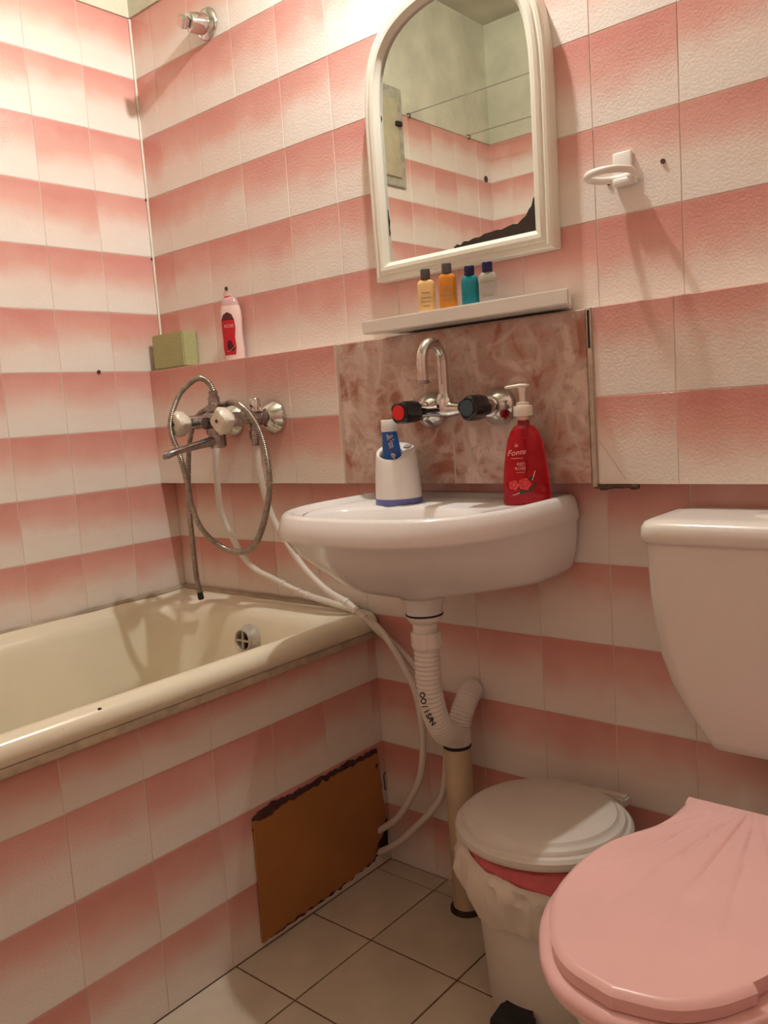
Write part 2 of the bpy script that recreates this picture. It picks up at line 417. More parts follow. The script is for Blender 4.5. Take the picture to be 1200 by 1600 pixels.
bprof = [(LAMP_R*math.sin(a), -LAMP_R*math.cos(a)) for a in [math.pi*i/10 for i in range(1, 9)]] + [(.010, .037)]
lathe('bulb', bprof, m, lamp, origin=(0, LAMP.y, 0), seg=20, ang=80)

ld = bpy.data.lights.new('bulb_light', 'POINT'); ld.energy = LAMP_WATT; ld.color = LAMP_COL; ld.shadow_soft_size = LAMP_R*1.12; ld.use_soft_falloff = False
lo_ = bpy.data.objects.new('bulb_light', ld); lo_.location = (0, LAMP.y, 0); link(lo_, lamp)

# ------------------------------------------------------------------ bathtub
tub = empty('bathtub', (.35, -.88, 0), 'yellowed enamel bathtub built in behind pink tiles along the wall', 'bathtub')
TO = Vector((.35, -.88, 0))
def tr(x0, x1, y0, y1, r, z): return [p-TO for p in rrect(x0, x1, y0, y1, r, z, 8)]
Y0 = ROOM_Y+.006
rings = [tr(.006, .706, Y0, -.004, .012, .556), tr(.004, .718, Y0, -.003, .014, .562), tr(.004, .724, Y0, -.003, .016, .574), tr(.004, .722, Y0, -.003, .016, .588),
         tr(.004, .713, Y0, -.003, .016, .598), tr(.006, .700, Y0+.004, -.005, .018, .6035), tr(.010, .686, Y0+.01, -.010, .022, .603),
         tr(.022, .670, Y0+.02, -.030, .05, .597), tr(.040, .655, Y0+.05, -.056, .09, .590), tr(.052, .643, Y0+.07, -.070, .12, .580), tr(.060, .632, Y0+.085, -.078, .13, .560),
         tr(.068, .625, Y0+.10, -.084, .13, .520), tr(.080, .618, Y0+.13, -.094, .13, .44), tr(.094, .606, Y0+.19, -.108, .13, .34), tr(.115, .585, Y0+.26, -.130, .13, .26),
         tr(.150, .55, Y0+.33, -.17, .12, .215), tr(.20, .50, Y0+.40, -.23, .10, .20)]
loft('basin', rings, M_ENAMEL, tub, cap0=False)
ov = Vector((.362, -.082, .514)) - TO; od = Vector((0, -1, .10)).normalized()
lathe('overflow_flange', [(.038, -.012), (.038, .008), (.033, .015), (.028, .030), (.0255, .031), (.0235, .028), (.0225, .012), (.004, .012)], mat('old_grey_plastic', (.55, .49, .40), .4, var=.3, scale=50), tub, origin=ov, axis=od, seg=28, cap0=False, cap1=True)
lathe('overflow_hole', [(.0225, .0125), (.001, .0127)], M_DARKHOLE, tub, origin=ov, axis=od, seg=20, cap0=False)
xx, yy, dd = frame_from(od)
for ax in (xx, yy):
    other = yy if ax is xx else xx
    bm = bmesh.new(); R_ = Matrix((ax, other, dd)).transposed()
    add_box(bm, ov+dd*.026, (.049, .0050, .006), R_)
    bm_obj('overflow_bar', bm, MATS['old_grey_plastic'], tub)
lathe('chip', [(.0026, 0), (.002, .0006)], M_DARKHOLE, tub, origin=Vector((.7125, -.705, .5985))-TO, axis=(.6, 0, .8), seg=7, sx=1.6, cap0=False)
lathe('chip', [(.0022, 0), (.002, .0006)], M_DARKHOLE, tub, origin=Vector((.7205, -.775, .588))-TO, axis=(.95, 0, .3), seg=7, cap0=False)
trim = struct(tube('trim_2', [(.008, ROOM_Y+.1, .595), (.008, -.9, .597), (.008, -.4, .596), (.008, -.12, .600), (.009, -.012, .602), (.03, -.008, .602), (.3, -.007, .600), (.66, -.007, .600)], lambda i, t: .0105+.003*noise.noise(Vector((i*.13, 0, 0))), M_CAULK, seg=8, ds=.012))
M_WCAULK = mat('pale_corner_caulk', (.84, .78, .68), .6, var=.15, scale=20)
trim4 = struct(tube('trim_4', [(.0015, -.0015, BOX1+.09), (.0015, -.0015, 1.7), (.0015, -.0015, TOP-.002)], .0036, M_WCAULK, seg=8, ds=.05))
trim3 = struct(box('trim_3', (APX-.012, ROOM_Y, .5445), (APX+.0185, -.002, .5600), mat('pale_strip_under_rim', (.66, .56, .42), .6, var=.35, scale=30), None, .002))

# ------------------------------------------------------------------ access panel: hardboard with torn edges
def ragged(pts, amp, step=.012, seed=0):
    out = []
    for i in range(len(pts)):
        a = Vector(pts[i][:2]); b_ = Vector(pts[(i+1) % len(pts)][:2]); am = amp*pts[i][2]
        n = max(1, int((b_-a).length/step)); nd = Vector((-(b_-a).y, (b_-a).x)).normalized()
        for k in range(n):
            p = a.lerp(b_, k/n)
            if k: p = p+nd*am*noise.noise(Vector((p.x*70+seed, p.y*70, seed)))
            out.append((p.x, p.y))
    return out
panel = empty('access_panel', (.704, -.215, .14), 'orange-brown hardboard panel with torn edges over the bath side', 'panel')
PO = Vector((.704, -.215, .14))
def pt(dx): return lambda u, v, d: (d, u+.215, v-.14)
bd = [(-.4075, .014, .9), (-.30, .022, 1.0), (-.16, .020, 1.0), (-.075, .030, 1.), (-.062, .036, .8), (-.052, .062, .4), (-.030, .075, .6), (-.0165, .118, .4), (-.0285, .2725, .7), (-.15, .2735, 1.), (-.33, .270, 1.), (-.372, .262, .6), (-.404, .2785-.010, .15)]
prism('board', ragged(bd, .008, .008), -.0015, .0045, mat('orange_brown_hardboard', (.44, .185, .055), .5, var=.15, scale=6, bump=.1), panel, to=pt(0))
gl = [(-.4035, .012, .5), (-.2, .014, 1), (-.062, .022, 1), (-.034, .07, .3), (-.020, .12, .3), (-.026, .282, 1), (-.2, .284, 1), (-.385, .282, .8), (-.4035, .272, .2)]
prism('glue_smear', ragged(gl, .010, .007, 3), -.003, .0008, mat('purple_brown_glue', (.11, .045, .045), .8, var=.5, scale=30, bump=.5), panel, to=pt(0))
lathe('nail', [(.005, 0), (.004, .002), (.001, .0025)], M_NAIL, panel, origin=(.0045, .215-.036, .245-.14), axis=(1, 0, 0), seg=8)
hole = flat_patch('gap', [(-.068, .028), (-.01, .034), (-.008, .108), (-.03, .09), (-.05, .07)], M_DARKHOLE, panel, lambda u, v: (-.0005, u+.215, v-.14))

# ------------------------------------------------------------------ washbasin
XC = .988
WB = Vector((XC, 0, .70))
basin = empty('washbasin', WB, 'white ceramic washbasin hung on the tiled wall below the marble', 'sink')
def sring(z, a, ff, bb, yc, n, nb, xc=XC, N=64):
    out = []
    for i in range(N):
        t = 2*math.pi*i/N; c, s = math.cos(t), math.sin(t)
        nn = n if s > 0 else nb; dep = ff if s > 0 else bb
        x = xc+a*math.copysign(abs(c)**(2/nn), c); y = yc-dep*math.copysign(abs(s)**(2/nn), s)
        out.append(Vector((x, min(y, -.001), z))-WB)
    return out
R_ = [sring(.704, .045, .045, .045, -.19, 2, 2, 1.0), sring(.710, .062, .058, .065, -.185, 2, 2, .998), sring(.718, .115, .10, .12, -.17, 2, 2.4), sring(.726, .165, .15, .14, -.145, 2.05, 4),
      sring(.732, .221, .200, .11, -.11, 1.65, 18), sring(.745, .232, .223, .11, -.11, 1.8, 18), sring(.775, .2415, .252, .11, -.11, 2.05, 16), sring(.805, .245, .275, .12, -.12, 2.35, 16),
      sring(.829, .2485, .275, .13, -.13, 2.6, 14), sring(.834, .2518, .2835, .13, -.13, 2.72, 14), sring(.839, .253, .2845, .13, -.13, 2.75, 14), sring(.858, .250, .277, .13, -.13, 2.8, 14),
      sring(.872, .2455, .270, .13, -.13, 2.85, 14), sring(.877, .241, .265, .128, -.13, 2.85, 14), sring(.8785, .235, .259, .124, -.13, 2.85, 12), sring(.877, .228, .252, .118, -.13, 2.85, 10), sring(.8715, .221, .246, .110, -.13, 2.8, 9), sring(.8690, .212, .240, .104, -.13, 2.7, 8),
      sring(.8685, .180, .118, .108, -.262, 2.4, 2.6), sring(.862, .174, .112, .100, -.262, 2.4, 2.5), sring(.84, .165, .102, .090, -.258, 2.3, 2.3), sring(.80, .14, .082, .075, -.245, 2.1, 2.1), sring(.765, .09, .055, .055, -.225, 2, 2), sring(.752, .035, .03, .03, -.20, 2, 2)]
loft('bowl', R_, M_WHITE, basin, ang=65)
def bp_(x, y, z): return Vector((x, y, z))-WB
lathe('drain_neck', [(.052, .716), (.044, .704), (.038, .694), (.0345, .682), (.0345, .672)], M_WHITE, basin, origin=bp_(1.0, -.19, 0), seg=32)
sd = empty('sink_drain', (1.0, -.19, .672), 'white corrugated drain hose under the washbasin with black printing', 'drain hose')
SD = Vector((1.0, -.19, .672))
lathe('gasket', [(.0355, .6715), (.0362, .670), (.0355, .6685)], M_RUBBER, sd, origin=Vector((1.0, -.19, 0))-SD)
lathe('flange', [(.035, .6683), (.034, .663), (.027, .654), (.0235, .652), (.0235, .634)], M_WPLAST, sd, origin=Vector((1.0, -.19, 0))-SD)
nut = []
for k in range(32):
    nut.append(k)
V = []; F = []
def nut_ring(r, z, amp):
    return [Vector((r*(1+amp*(1 if (k//2) % 2 else 0))*math.cos(2*math.pi*k/32), r*(1+amp*(1 if (k//2) % 2 else 0))*math.sin(2*math.pi*k/32), z)) for k in range(32)]
loft('nut', [nut_ring(.0275, -.036, 0), nut_ring(.0275, -.040, .05), nut_ring(.0275, -.064, .05), nut_ring(.0265, -.067, 0)], M_WPLAST, sd, ang=25)
hp = [Vector(p)-SD for p in [(1.0, -.19, .606), (.999, -.19, .575), (.998, -.188, .53), (.998, -.180, .485), (.993, -.160, .445), (.984, -.128, .412), (.975, -.095, .395), (.968, -.072, .380)]]
def corr(base, amp, ringn): return lambda i, t: base+amp*(1 if (i % ringn) in (1, 2) else 0)
tube('corrugated_hose', hp, corr(.0215, .0036, 4), M_WPLAST, sd, seg=20, ds=.0022)
st = [Vector(p)-SD for p in [(.966, -.068, .378), (.972, -.066, .402), (.976, -.058, .428), (.977, -.042, .448), (.973, -.020, .460), (.971, -.004, .462)]]
tube('hose_stub', st, corr(.0225, .0018, 4), M_WPLAST, sd, seg=20, ds=.0015)
loft('pipe_socket', [[Vector((p.x*1.02, p.y*1.02, p.z))+Vector((.965, -.066, .372))-SD for p in nut_ring(.0275, zz, am)] for zz, am in ((.022, 0), (.018, .05), (-.006, .05), (-.008, 0))], M_WPLAST, sd, ang=25)
# printed characters along the front of the corrugated hose
camdir = (CAM-Vector((1.0, -.18, .46))).normalized()
def hose_print(ch, p, size, roll):
    c = Vector(p)-SD; n = (CAM-Vector(p)).normalized(); ux = Vector((0, 0, 1)).cross(n).normalized(); uy = n.cross(ux)
    ux2 = ux*math.cos(roll)+uy*math.sin(roll); uy2 = uy*math.cos(roll)-ux*math.sin(roll)
    lettering('lettering', ch, size, M_BLACK, sd, lambda x, y: c+ux2*x+uy2*y, offset=.0005)
hdir = [(665, 1090), (669, 1100), (674, 1106), (679, 1114), (675, 1122), (679, 1130), (684, 1138)]
for ch, q, rl in (('O', (.9985, -.2115, .5170), -1.5), ('O', (.9995, -.2105, .5050), -1.4), ('/', (1.0005, -.2085, .4940), -1.3), ('I', (1.0015, -.2050, .4840), -1.2), ('S', (1.0020, -.2010, .4745), -1.15), ('A', (1.0020, -.1955, .4655), -1.05), ('N', (1.0010, -.1890, .4565), -.95)):
    hose_print(ch, Vector(q)+camdir*.0120, .0140, rl)
dp = empty('drain_pipe', (.965, -.066, 0), 'cream standing drain pipe between white tubes and pedal bin', 'pipe')
lathe('pipe', [(.0285, 0), (.0285, .355), (.027, .358)], mat('aged_cream_pipe', (.60, .47, .31), .45, var=.2, scale=12), dp, seg=28)
lathe('gasket', [(.029, .3575), (.0298, .361), (.029, .364)], M_RUBBER, dp, seg=28)
lathe('floor_collar', [(.036, 0), (.035, .006), (.030, .010)], mat('rusty_collar', (.06, .035, .02), .8, var=.5, scale=60, bump=.5), dp, seg=22)

# ------------------------------------------------------------------ supply tubes
def supply(pts, label, clips):
    o = Vector(pts[0]); e = empty('supply_tube', o, label, 'tube', 'white supply tubes of the bath mixer')
    L = [Vector(p)-o for p in pts]
    tube('tube', L, .0078, M_WTUBE, e, seg=14, ds=.008)
    P, _ = resample(catmull(L), .004)
    for c in clips:
        k = int(c*(len(P)-2)); d = (P[k+1]-P[k]).normalized()
        lathe('clip', [(.0082, -.004), (.0094, -.0035), (.0094, .0035), (.0082, .004)], M_WPLAST, e, origin=P[k], axis=d, seg=14)
supply([(.328, -.098, 1.008), (.325, -.108, .97), (.309, -.10, .8978), (.290, -.075, .81), (.335, -.045, .697), (.42, -.035, .658), (.509, -.034, .632), (.600, -.030, .617), (.668, -.028, .606), (.735, -.034, .580), (.7808, -.045, .552), (.835, -.06, .50), (.8628, -.06, .4419), (.8703, -.06, .3437), (.853, -.055, .265), (.8193, -.05, .2055), (.770, -.045, .140), (.705, -.040, .088)],
       'white supply tube curving out farthest left from the bath mixer into the wall panel', [.335, .375, .395])
supply([(.4570, -.092, .998), (.453, -.086, .9265), (.456, -.066, .8322), (.497, -.058, .758), (.5482, -.054, .6964), (.612, -.050, .650), (.6636, -.046, .628), (.708, -.043, .598), (.7446, -.038, .570), (.79, -.036, .540), (.8433, -.036, .4996), (.880, -.032, .45), (.9017, -.03, .3966), (.911, -.03, .3415), (.8963, -.03, .2372), (.868, -.034, .185), (.8216, -.04, .133), (.762, -.042, .075), (.703, -.044, .036)],
       'white supply tube hanging from the angle valve and passing behind the drain hose', [.375, .40, .42])

# ------------------------------------------------------------------ basin faucet
FA = Vector((1.02, BOXY-.006, 1.047))
fc = empty('basin_faucet', FA, 'chrome wall faucet with swan-neck spout and black handles over the washbasin', 'faucet')
def fo(x, y, z): return Vector((x, y, z))-FA
for x in (.943, 1.100):
    lathe('rosette', [(.0365, 0), (.0365, .003), (.034, .008), (.026, .018), (.0195, .024)], M_CHROME, fc, origin=fo(x, BOXY-.0055, 1.047), axis=(0, -1, 0), seg=40)
    lathe('valve_stem', [(.0150, .012), (.0150, .026), (.0185, .027), (.0185, .036), (.0155, .037), (.0155, .052), (.012, .054), (.012, .066)], M_CHROME, fc, origin=fo(x, BOXY, 1.047), axis=(0, -1, 0), seg=24)
    # black six-sided handle with a coloured disc
    rg = []
    for dpt, r, tw in ((.054, .015, 0), (.060, .0205, 0), (.074, .0225, 0), (.098, .0220, 0), (.106, .0205, 0), (.109, .0175, 0)):
        ring = []
        for k in range(48):
            a = 2*math.pi*k/48; b0 = a+(.70 if x < 1 else .25); rr = r*(1+.085*math.cos(4*b0)-.02*math.cos(8*b0))
            ring.append(fo(x, BOXY-dpt, 1.047)+Vector((rr*math.cos(a), 0, rr*math.sin(a))))
        rg.append(ring)
    h = loft('handle', rg, M_BLACK, fc, ang=30)
    h['label'] = 'black faceted handle with %s disc' % ('a red' if x < 1 else 'a dark blue')
    lathe('disc', [(.0145, .1085), (.0142, .1105), (.001, .1108)], M_RED if x < 1 else M_NAVYD, h, origin=fo(x, BOXY, 1.047), axis=(0, -1, 0), seg=28)
tube('body', [fo(.943, BOXY-.044, 1.047), fo(.975, BOXY-.045, 1.0465), fo(1.008, BOXY-.047, 1.047), fo(1.06, BOXY-.045, 1.0465), fo(1.100, BOXY-.044, 1.047)], lambda i, t: .0115+.0045*math.exp(-((t-.43)/.12)**2), M_CHROME, fc, seg=20)
lathe('spout_nut', [(.0165, .004), (.0165, .020), (.0145, .024), (.0125, .030)], M_CHROME, fc, origin=fo(1.008, BOXY-.047, 1.047), seg=24)
SX, SY = 1.008, BOXY-.047
sp = [fo(SX, SY, 1.065), fo(SX, SY, 1.10), fo(SX, SY, 1.128)]
for a in range(15, 180, 15): sp.append(fo(SX, SY-.032+.032*math.cos(math.radians(a)), 1.134+.038*math.sin(math.radians(a))))
sp += [fo(SX, SY-.064, 1.126), fo(SX, SY-.064, 1.102)]
tube('spout', sp, .0104, M_CHROME, fc, seg=20)
lathe('aerator', [(.0104, 0), (.0122, -.001), (.0122, -.006), (.009, -.0065)], M_CHROMEW, fc, origin=fo(SX, SY-.064, 1.103), seg=20)

# ------------------------------------------------------------------ bath mixer
MX = Vector((.404, BOXY, 1.055))
bx = empty('bath_mixer', MX, 'worn chrome bath mixer with cream knobs on the tiled pipe box', 'faucet')
def mo(x, y, z): return Vector((x, y, z))-MX
for x in (.330, .478):
    lathe('rosette', [(.040, 0), (.040, .004), (.037, .010), (.022, .030), (.019, .032)], M_CHROME, bx, origin=mo(x, BOXY-.0004, 1.057), axis=(0, -1, 0), seg=40)
    lathe('inlet', [(.0125, .025), (.0125, .034), (.0165, .035), (.0165, .046), (.0125, .047), (.0125, .115)], M_CHROMEW, bx, origin=mo(x, BOXY, 1.057), axis=(0, -1, 0), seg=20)
# angle valve tee
for x in (.330, .460):
    lathe('tee_outlet', [(.0095, .02), (.0095, -.024), (.0125, -.025), (.0125, -.045), (.0095, -.046), (.009, -.060)], M_CHROMEW, bx, origin=mo(x, BOXY-.050, 1.054), seg=18)
lathe('valve_knob', [(.008, 0), (.009, .008), (.0125, .010), (.0135, .036), (.0110, .040), (.001, .041)], M_CHROME, bx, origin=mo(.470, BOXY-.050, 1.062), seg=16)
tube('body', [mo(.318, -.165, 1.057), mo(.36, -.165, 1.057), mo(.404, -.165, 1.057), mo(.45, -.165, 1.057), mo(.492, -.165, 1.057)], lambda i, t: .0165+.0105*math.exp(-((t-.5)/.16)**2), M_CHROMEW, bx, seg=24)
lathe('riser', [(.0175, .010), (.0175, .022), (.020, .023), (.020, .036), (.0145, .038), (.014, .044)], M_CHROMEW, bx, origin=mo(.407, -.165, 1.057), seg=12)
lathe('spout_collar', [(.021, -.012), (.0235, -.014), (.0235, -.030), (.0205, -.031), (.0205, -.058), (.017, -.062)], M_CHROMEW, bx, origin=mo(.407, -.165, 1.057), seg=24)
V = []; rg = []
for y, zz, hw, hh in ((-.160, 1.010, .014, .012), (-.185, 1.011, .0125, .0115), (-.225, 1.005, .0115, .009), (-.265, .999, .0115, .0075), (-.288, .995, .0135, .008), (-.306, .991, .0125, .0085), (-.314, .987, .009, .006)):
    ring = []
    for k in range(20):
        a = 2*math.pi*k/20; ring.append(mo(.407+hw*math.copysign(abs(math.cos(a))**.7, math.cos(a)), y, zz+hh*math.copysign(abs(math.sin(a))**.7, math.sin(a))))
    rg.append(ring)
loft('spout', rg, M_CHROMEW, bx, ang=50)
lathe('diverter_knob', [(.009, .015), (.009, .030), (.013, .031), (.013, .042), (.009, .044), (.001, .045)], mat('dark_chrome', (.10, .095, .09), .22, metal=1.), bx, origin=mo(.418, -.165, 1.053), axis=(0, -1, 0), seg=16)
M_KNOB = mat('yellowed_cream_knob', (.74, .67, .56), .22, coat=.3)
for x in (.325, .482):
    lathe('knob_stem', [(.012, .010), (.012, .026), (.009, .027)], M_CHROME, bx, origin=mo(x, -.165, 1.056), axis=(0, -1, 0), seg=18)
    rg = []
    for dpt, r, sq in ((.016, .0125, .0), (.020, .0185, .05), (.032, .0255, .15), (.050, .0265, .17), (.056, .022, .12), (.058, .012, .0)):
        ring = []
        for k in range(32):
            a = 2*math.pi*k/32+.2; rr = r*(1+sq*math.cos(4*a)); ring.append(mo(x, -.165-dpt, 1.056)+Vector((rr*math.cos(a), 0, rr*math.sin(a))))
        rg.append(ring)
    kn = loft('knob', rg, M_KNOB, bx, ang=30)
    lathe('screw', [(.0042, .057), (.0040, .0592), (.001, .0594)], M_NAIL, kn, origin=mo(x, -.165, 1.056), axis=(0, -1, 0), seg=12)
# ------------------------------------------------------------------ shower hose
HP = [(.407, -.165, 1.104), (.410, -.167, 1.126), (.400, -.172, 1.147), (.378, -.180, 1.1575), (.349, -.188, 1.145), (.326, -.205, 1.116), (.318, -.228, 1.049), (.338, -.222, .976), (.332, -.205, .91), (.320, -.19, .859), (.330, -.175, .803), (.371, -.16, .763), (.43, -.16, .752), (.483, -.16, .761), (.536, -.17, .806), (.58, -.18, .878), (.59, -.18, .933), (.58, -.18, 1.005), (.556, -.184, 1.058), (.512, -.180, 1.088), (.450, -.150, 1.096), (.400, -.128, 1.094), (.345, -.128, 1.090), (.306, -.140, 1.070), (.296, -.158, 1.022), (.289, -.166, .958), (.255, -.15, .87), (.227, -.13, .762), (.202, -.11, .665), (.195, -.098, .613)]
sh = empty('shower_hose', HP[0], 'ribbed metal shower hose looped over the bath mixer, its cut end hanging', 'hose')
HO = Vector(HP[0])
tube('hose', [Vector(p)-HO for p in HP], lambda i, t: .0070 if i % 4 < 2 else .0055, M_HOSE, sh, seg=12, ds=.0011)
lathe('hose_nut', [(.0085, .022), (.0105, .021), (.0105, .009), (.0135, .008), (.0135, -.003), (.010, -.004)], M_CHROMEW, sh, origin=(0, 0, 0), axis=(.02, -.06, 1), seg=10)
lathe('hose_end', [(.0072, -.010), (.0078, 0), (.0078, .009), (.005, .0095)], M_RUBBER, sh, origin=Vector(HP[-1])-HO, axis=Vector(HP[-1])-Vector(HP[-2]), seg=12)
# ------------------------------------------------------------------ shower bracket high on the wall
SB = Vector((.308, 0, 1.999))
sb = empty('shower_bracket', SB, 'chrome shower holder screwed high on the tiled wall above the bath', 'shower holder')
lathe('rosette', [(.037, 0), (.037, .003), (.033, .009), (.020, .014)], M_CHROME, sb, origin=(0, -.0004, 0), axis=(0, -1, 0), seg=32)
ad = (-.10, -1, -.16)
lathe('holder', [(.023, .006), (.0245, .016), (.0235, .034), (.0205, .054), (.015, .057)], M_CHROME, sb, axis=ad, seg=26)
lathe('holder_tip', [(.012, .054), (.012, .061), (.0165, .0615), (.0165, .076), (.0145, .078)], M_CHROME, sb, axis=ad, seg=4)
lathe('set_screw', [(.0035, .014), (.0035, .022), (.001, .0225)], M_DARKHOLE, sb, origin=(.004, -.022, -.002), axis=(.2, 0, -1), seg=8)

# ------------------------------------------------------------------ mirror
MC = 1.0105
mi = empty('wall_mirror', (MC, 0, 1.32), 'arched wall mirror in a cream moulded frame above the shelf', 'mirror')
MO = Vector((MC, 0, 1.32))
half = [(.2065, 1.318), (.207, 1.45), (.2085, 1.60), (.2075, 1.655), (.203, 1.700), (.1955, 1.735), (.180, 1.770), (.152, 1.803), (.117, 1.826), (.077, 1.841), (.037, 1.849), (0, 1.852)]
C2 = [p for p in catmull([Vector((x, 0, z)) for x, z in half[2:]], 4)]
right = [Vector((.2065, 0, 1.318)), Vector((.2065, 0, 1.40)), Vector((.2075, 0, 1.50))] + C2
outl = right + [Vector((-p.x, 0, p.z)) for p in reversed(right[:-1])]     # from bottom right over the top to bottom left
def inset(P, d):
    out = []; n = len(P)
    for i in range(n):
        a = (P[i]-P[i-1]).normalized(); b_ = (P[(i+1) % n]-P[i]).normalized()
        na = Vector((-a.z, 0, a.x)); nb = Vector((-b_.z, 0, b_.x)); m_ = (na+nb); m_ = m_/max(.3, m_.dot(na)) if m_.length > 1e-6 else na
        out.append(P[i]+m_*d)
    return out
prof = [(0, -.0005), (0, -.026), (.003, -.031), (.008, -.0325), (.012, -.0315), (.0145, -.0345), (.020, -.0365), (.027, -.0355), (.030, -.031), (.0335, -.0285), (.036, -.0245), (.036, -.012)]
loft('frame', [[Vector((p.x, y, p.z-1.32)) for p in inset(outl, d)] for d, y in prof], M_FRAME, mi, cap0=False, cap1=False, ang=28)
GY = -.0200
mg, ntg, bg = nodes('mirror_silver'); setin(bg, Roughness=.015, Metallic=1.); bg.inputs['Base Color'].default_value = (.86, .88, .84, 1)
ip = inset(outl, .033)
glass = prism('glass', [(p.x, p.z-1.32) for p in ip], GY, GY+.004, mg, mi)
M_SPOT = mat('desilvered_brown', (.035, .022, .014), .5, var=.4, scale=90)
def spot(poly): prism('bare_patch', poly, GY-.0009, GY-.0001, M_SPOT, mi)
def ms(x, z): return (x-MC, z-1.32)
lowz = 1.3535
pb = [ms(1.0, lowz)]
for x, z in ((.998, 1.357), (1.006, 1.3615), (1.014, 1.3585), (1.022, 1.364), (1.033, 1.3625), (1.045, 1.366), (1.058, 1.3655), (1.07, 1.3695), (1.083, 1.370), (1.096, 1.3715), (1.108, 1.370), (1.120, 1.373), (1.132, 1.375), (1.142, 1.3735), (1.151, 1.380), (1.160, 1.3845), (1.166, 1.394), (1.172, 1.399), (1.176, 1.411), (1.182, 1.417), (1.1925, 1.420)): pb.append(ms(x, z))
pb += [ms(1.193, lowz)]
spot(pb)
spot([ms(*p) for p in ((.835, 1.395), (.838, 1.402), (.8425, 1.412), (.8415, 1.424), (.8435, 1.436), (.841, 1.448), (.8405, 1.458), (.837, 1.465), (.835, 1.468))])
spot([ms(*p) for p in ((.834, 1.625), (.838, 1.630), (.8405, 1.638), (.838, 1.646), (.8365, 1.655), (.834, 1.658))])
# ------------------------------------------------------------------ shelf and the four miniature bottles
shelf = prism('wall_shelf', [(.816, -.1005), (1.279, -.1005), (1.2325, -.001), (.8625, -.001)], 1.2085, 1.2350, mat('cream_shelf_plastic', (.80, .76, .70), .3), None, .002, to=lambda u, v, d: (u, v, d))
tag(shelf, 'narrow white shelf on the wall between mirror and marble tiles', 'shelf')
def mini(x, y, hw, hd, hs, ht, col, capcol, label, trans=0., shoulder=.008, round_=2.6, prints=((.6, .5), (.45, .6), (.33, .6), (.2, .4))):
    o = Vector((x, y, 1.2352)); e = empty('toiletry_bottle', o, label, 'bottle', 'miniature toiletry bottles on the wall shelf')
    def ring(z, k, n=None): 
        n = n or round_; R = []
        for i in range(28):
            a = 2*math.pi*i/28; c, s = math.cos(a), math.sin(a)
            R.append(Vector((hw*k*math.copysign(abs(c)**(2/n), c), hd*k*math.copysign(abs(s)**(2/n), s), z)))
        return R
    bodym = mat('mini_'+label.split()[0]+'_'+label.split()[1], col, .15, trans=trans, ior=1.35)
    body = loft('body', [ring(0, .94), ring(.002, 1), ring(hs-shoulder, 1), ring(hs-shoulder*.35, .92), ring(hs, .70), ring(hs+.001, .52, 2), ring(hs+.003, .50, 2)], bodym, e, ang=50)
    cr = .0096
    lathe('cap', [(cr*.96, hs+.001), (cr, hs+.002), (cr, ht-.001), (cr*.9, ht)], mat('cap_%d' % int(capcol[2]*1000), capcol, .35), e, seg=24)
    for f_, wd in prints:
        flat_patch('printed_line', [(-hw*wd, hs*f_-.0012), (hw*wd, hs*f_-.0012), (hw*wd, hs*f_+.0012), (-hw*wd, hs*f_+.0012)], mat('faded_print', (.36, .27, .16), .6), body, lambda u, v: (u, -hd-.0003, v))
    e.rotation_euler = (0, 0, .5)
mini(.9590, -.066, .0168, .0095, .062, .083, (.80, .52, .22), (.105, .10, .098), 'pale yellow miniature bottle with grey cap, leftmost on the shelf')
mini(1.0085, -.064, .0168, .0100, .066, .086, (.75, .26, .03), (.11, .105, .10), 'deep orange miniature bottle with grey cap on the shelf', trans=.15)
mini(1.0595, -.064, .0165, .0100, .055, .073, (.015, .27, .32), (.012, .014, .075), 'turquoise miniature bottle with navy cap on the shelf', trans=.2, shoulder=.013, prints=())
mini(1.0980, -.062, .0172, .0100, .055, .074, (.62, .58, .52), (.012, .013, .076), 'clear greyish miniature bottle with navy cap, rightmost on the shelf', trans=.45, shoulder=.012, prints=((.68, .65), (.25, .6)))

# ------------------------------------------------------------------ ring holder
RH = Vector((1.340, 0, 1.411))
rh = empty('glass_holder', RH, 'white plastic ring holder screwed to the pink tiles beside the mirror', 'holder')
box('plate', (-.0165, -.009, -.012), (.0165, -.0004, .043), M_WPLAST, rh, .002)
ringV = [Vector((-.004+.0385*math.cos(a), -.0495+.0385*math.sin(a), 0)) for a in [2*math.pi*i/48 for i in range(49)]]
bm = bmesh.new()
prv = []
for i in range(48):
    a = 2*math.pi*i/48; c = Vector((-.004+.037*math.cos(a), -.049+.037*math.sin(a), 0)); rd = Vector((math.cos(a), math.sin(a), 0))
    prv.append([bm.verts.new(c+rd*(.0048*math.cos(t))+Vector((0, 0, .0062*math.sin(t)))) for t in [2*math.pi*k/12 for k in range(12)]])
for i in range(48):
    for k in range(12): bm.faces.new((prv[i][k], prv[(i+1) % 48][k], prv[(i+1) % 48][(k+1) % 12], prv[i][(k+1) % 12]))
bm_obj('ring', bm, M_WPLAST, rh, smooth=True)
box('bracket_foot', (-.012, -.022, -.013), (.026, -.006, -.002), M_WPLAST, rh, .002)
lathe('screw', [(.003, .009), (.0028, .0102), (.001, .0104)], M_NAIL, rh, origin=(.004, 0, .004), axis=(0, -1, 0), seg=10)

# ------------------------------------------------------------------ sponge
bm = bmesh.new(); add_box(bm, (.084, -.0235, BOX1+.0455), (.134, .046, .090))
bmesh.ops.bevel(bm, geom=bm.edges[:], offset=.003, segments=2, affect='EDGES')
sponge = bm_obj('sponge', bm, mat('olive_sponge_foam', (.46, .45, .22), .95, var=.13, scale=170, bump=.8, bscale=260))
sponge.location = (.004, 0, .0006); smooth_by_angle(sponge, 40)
tag(sponge, 'large olive green bath sponge in the corner of the tiled ledge', 'sponge')

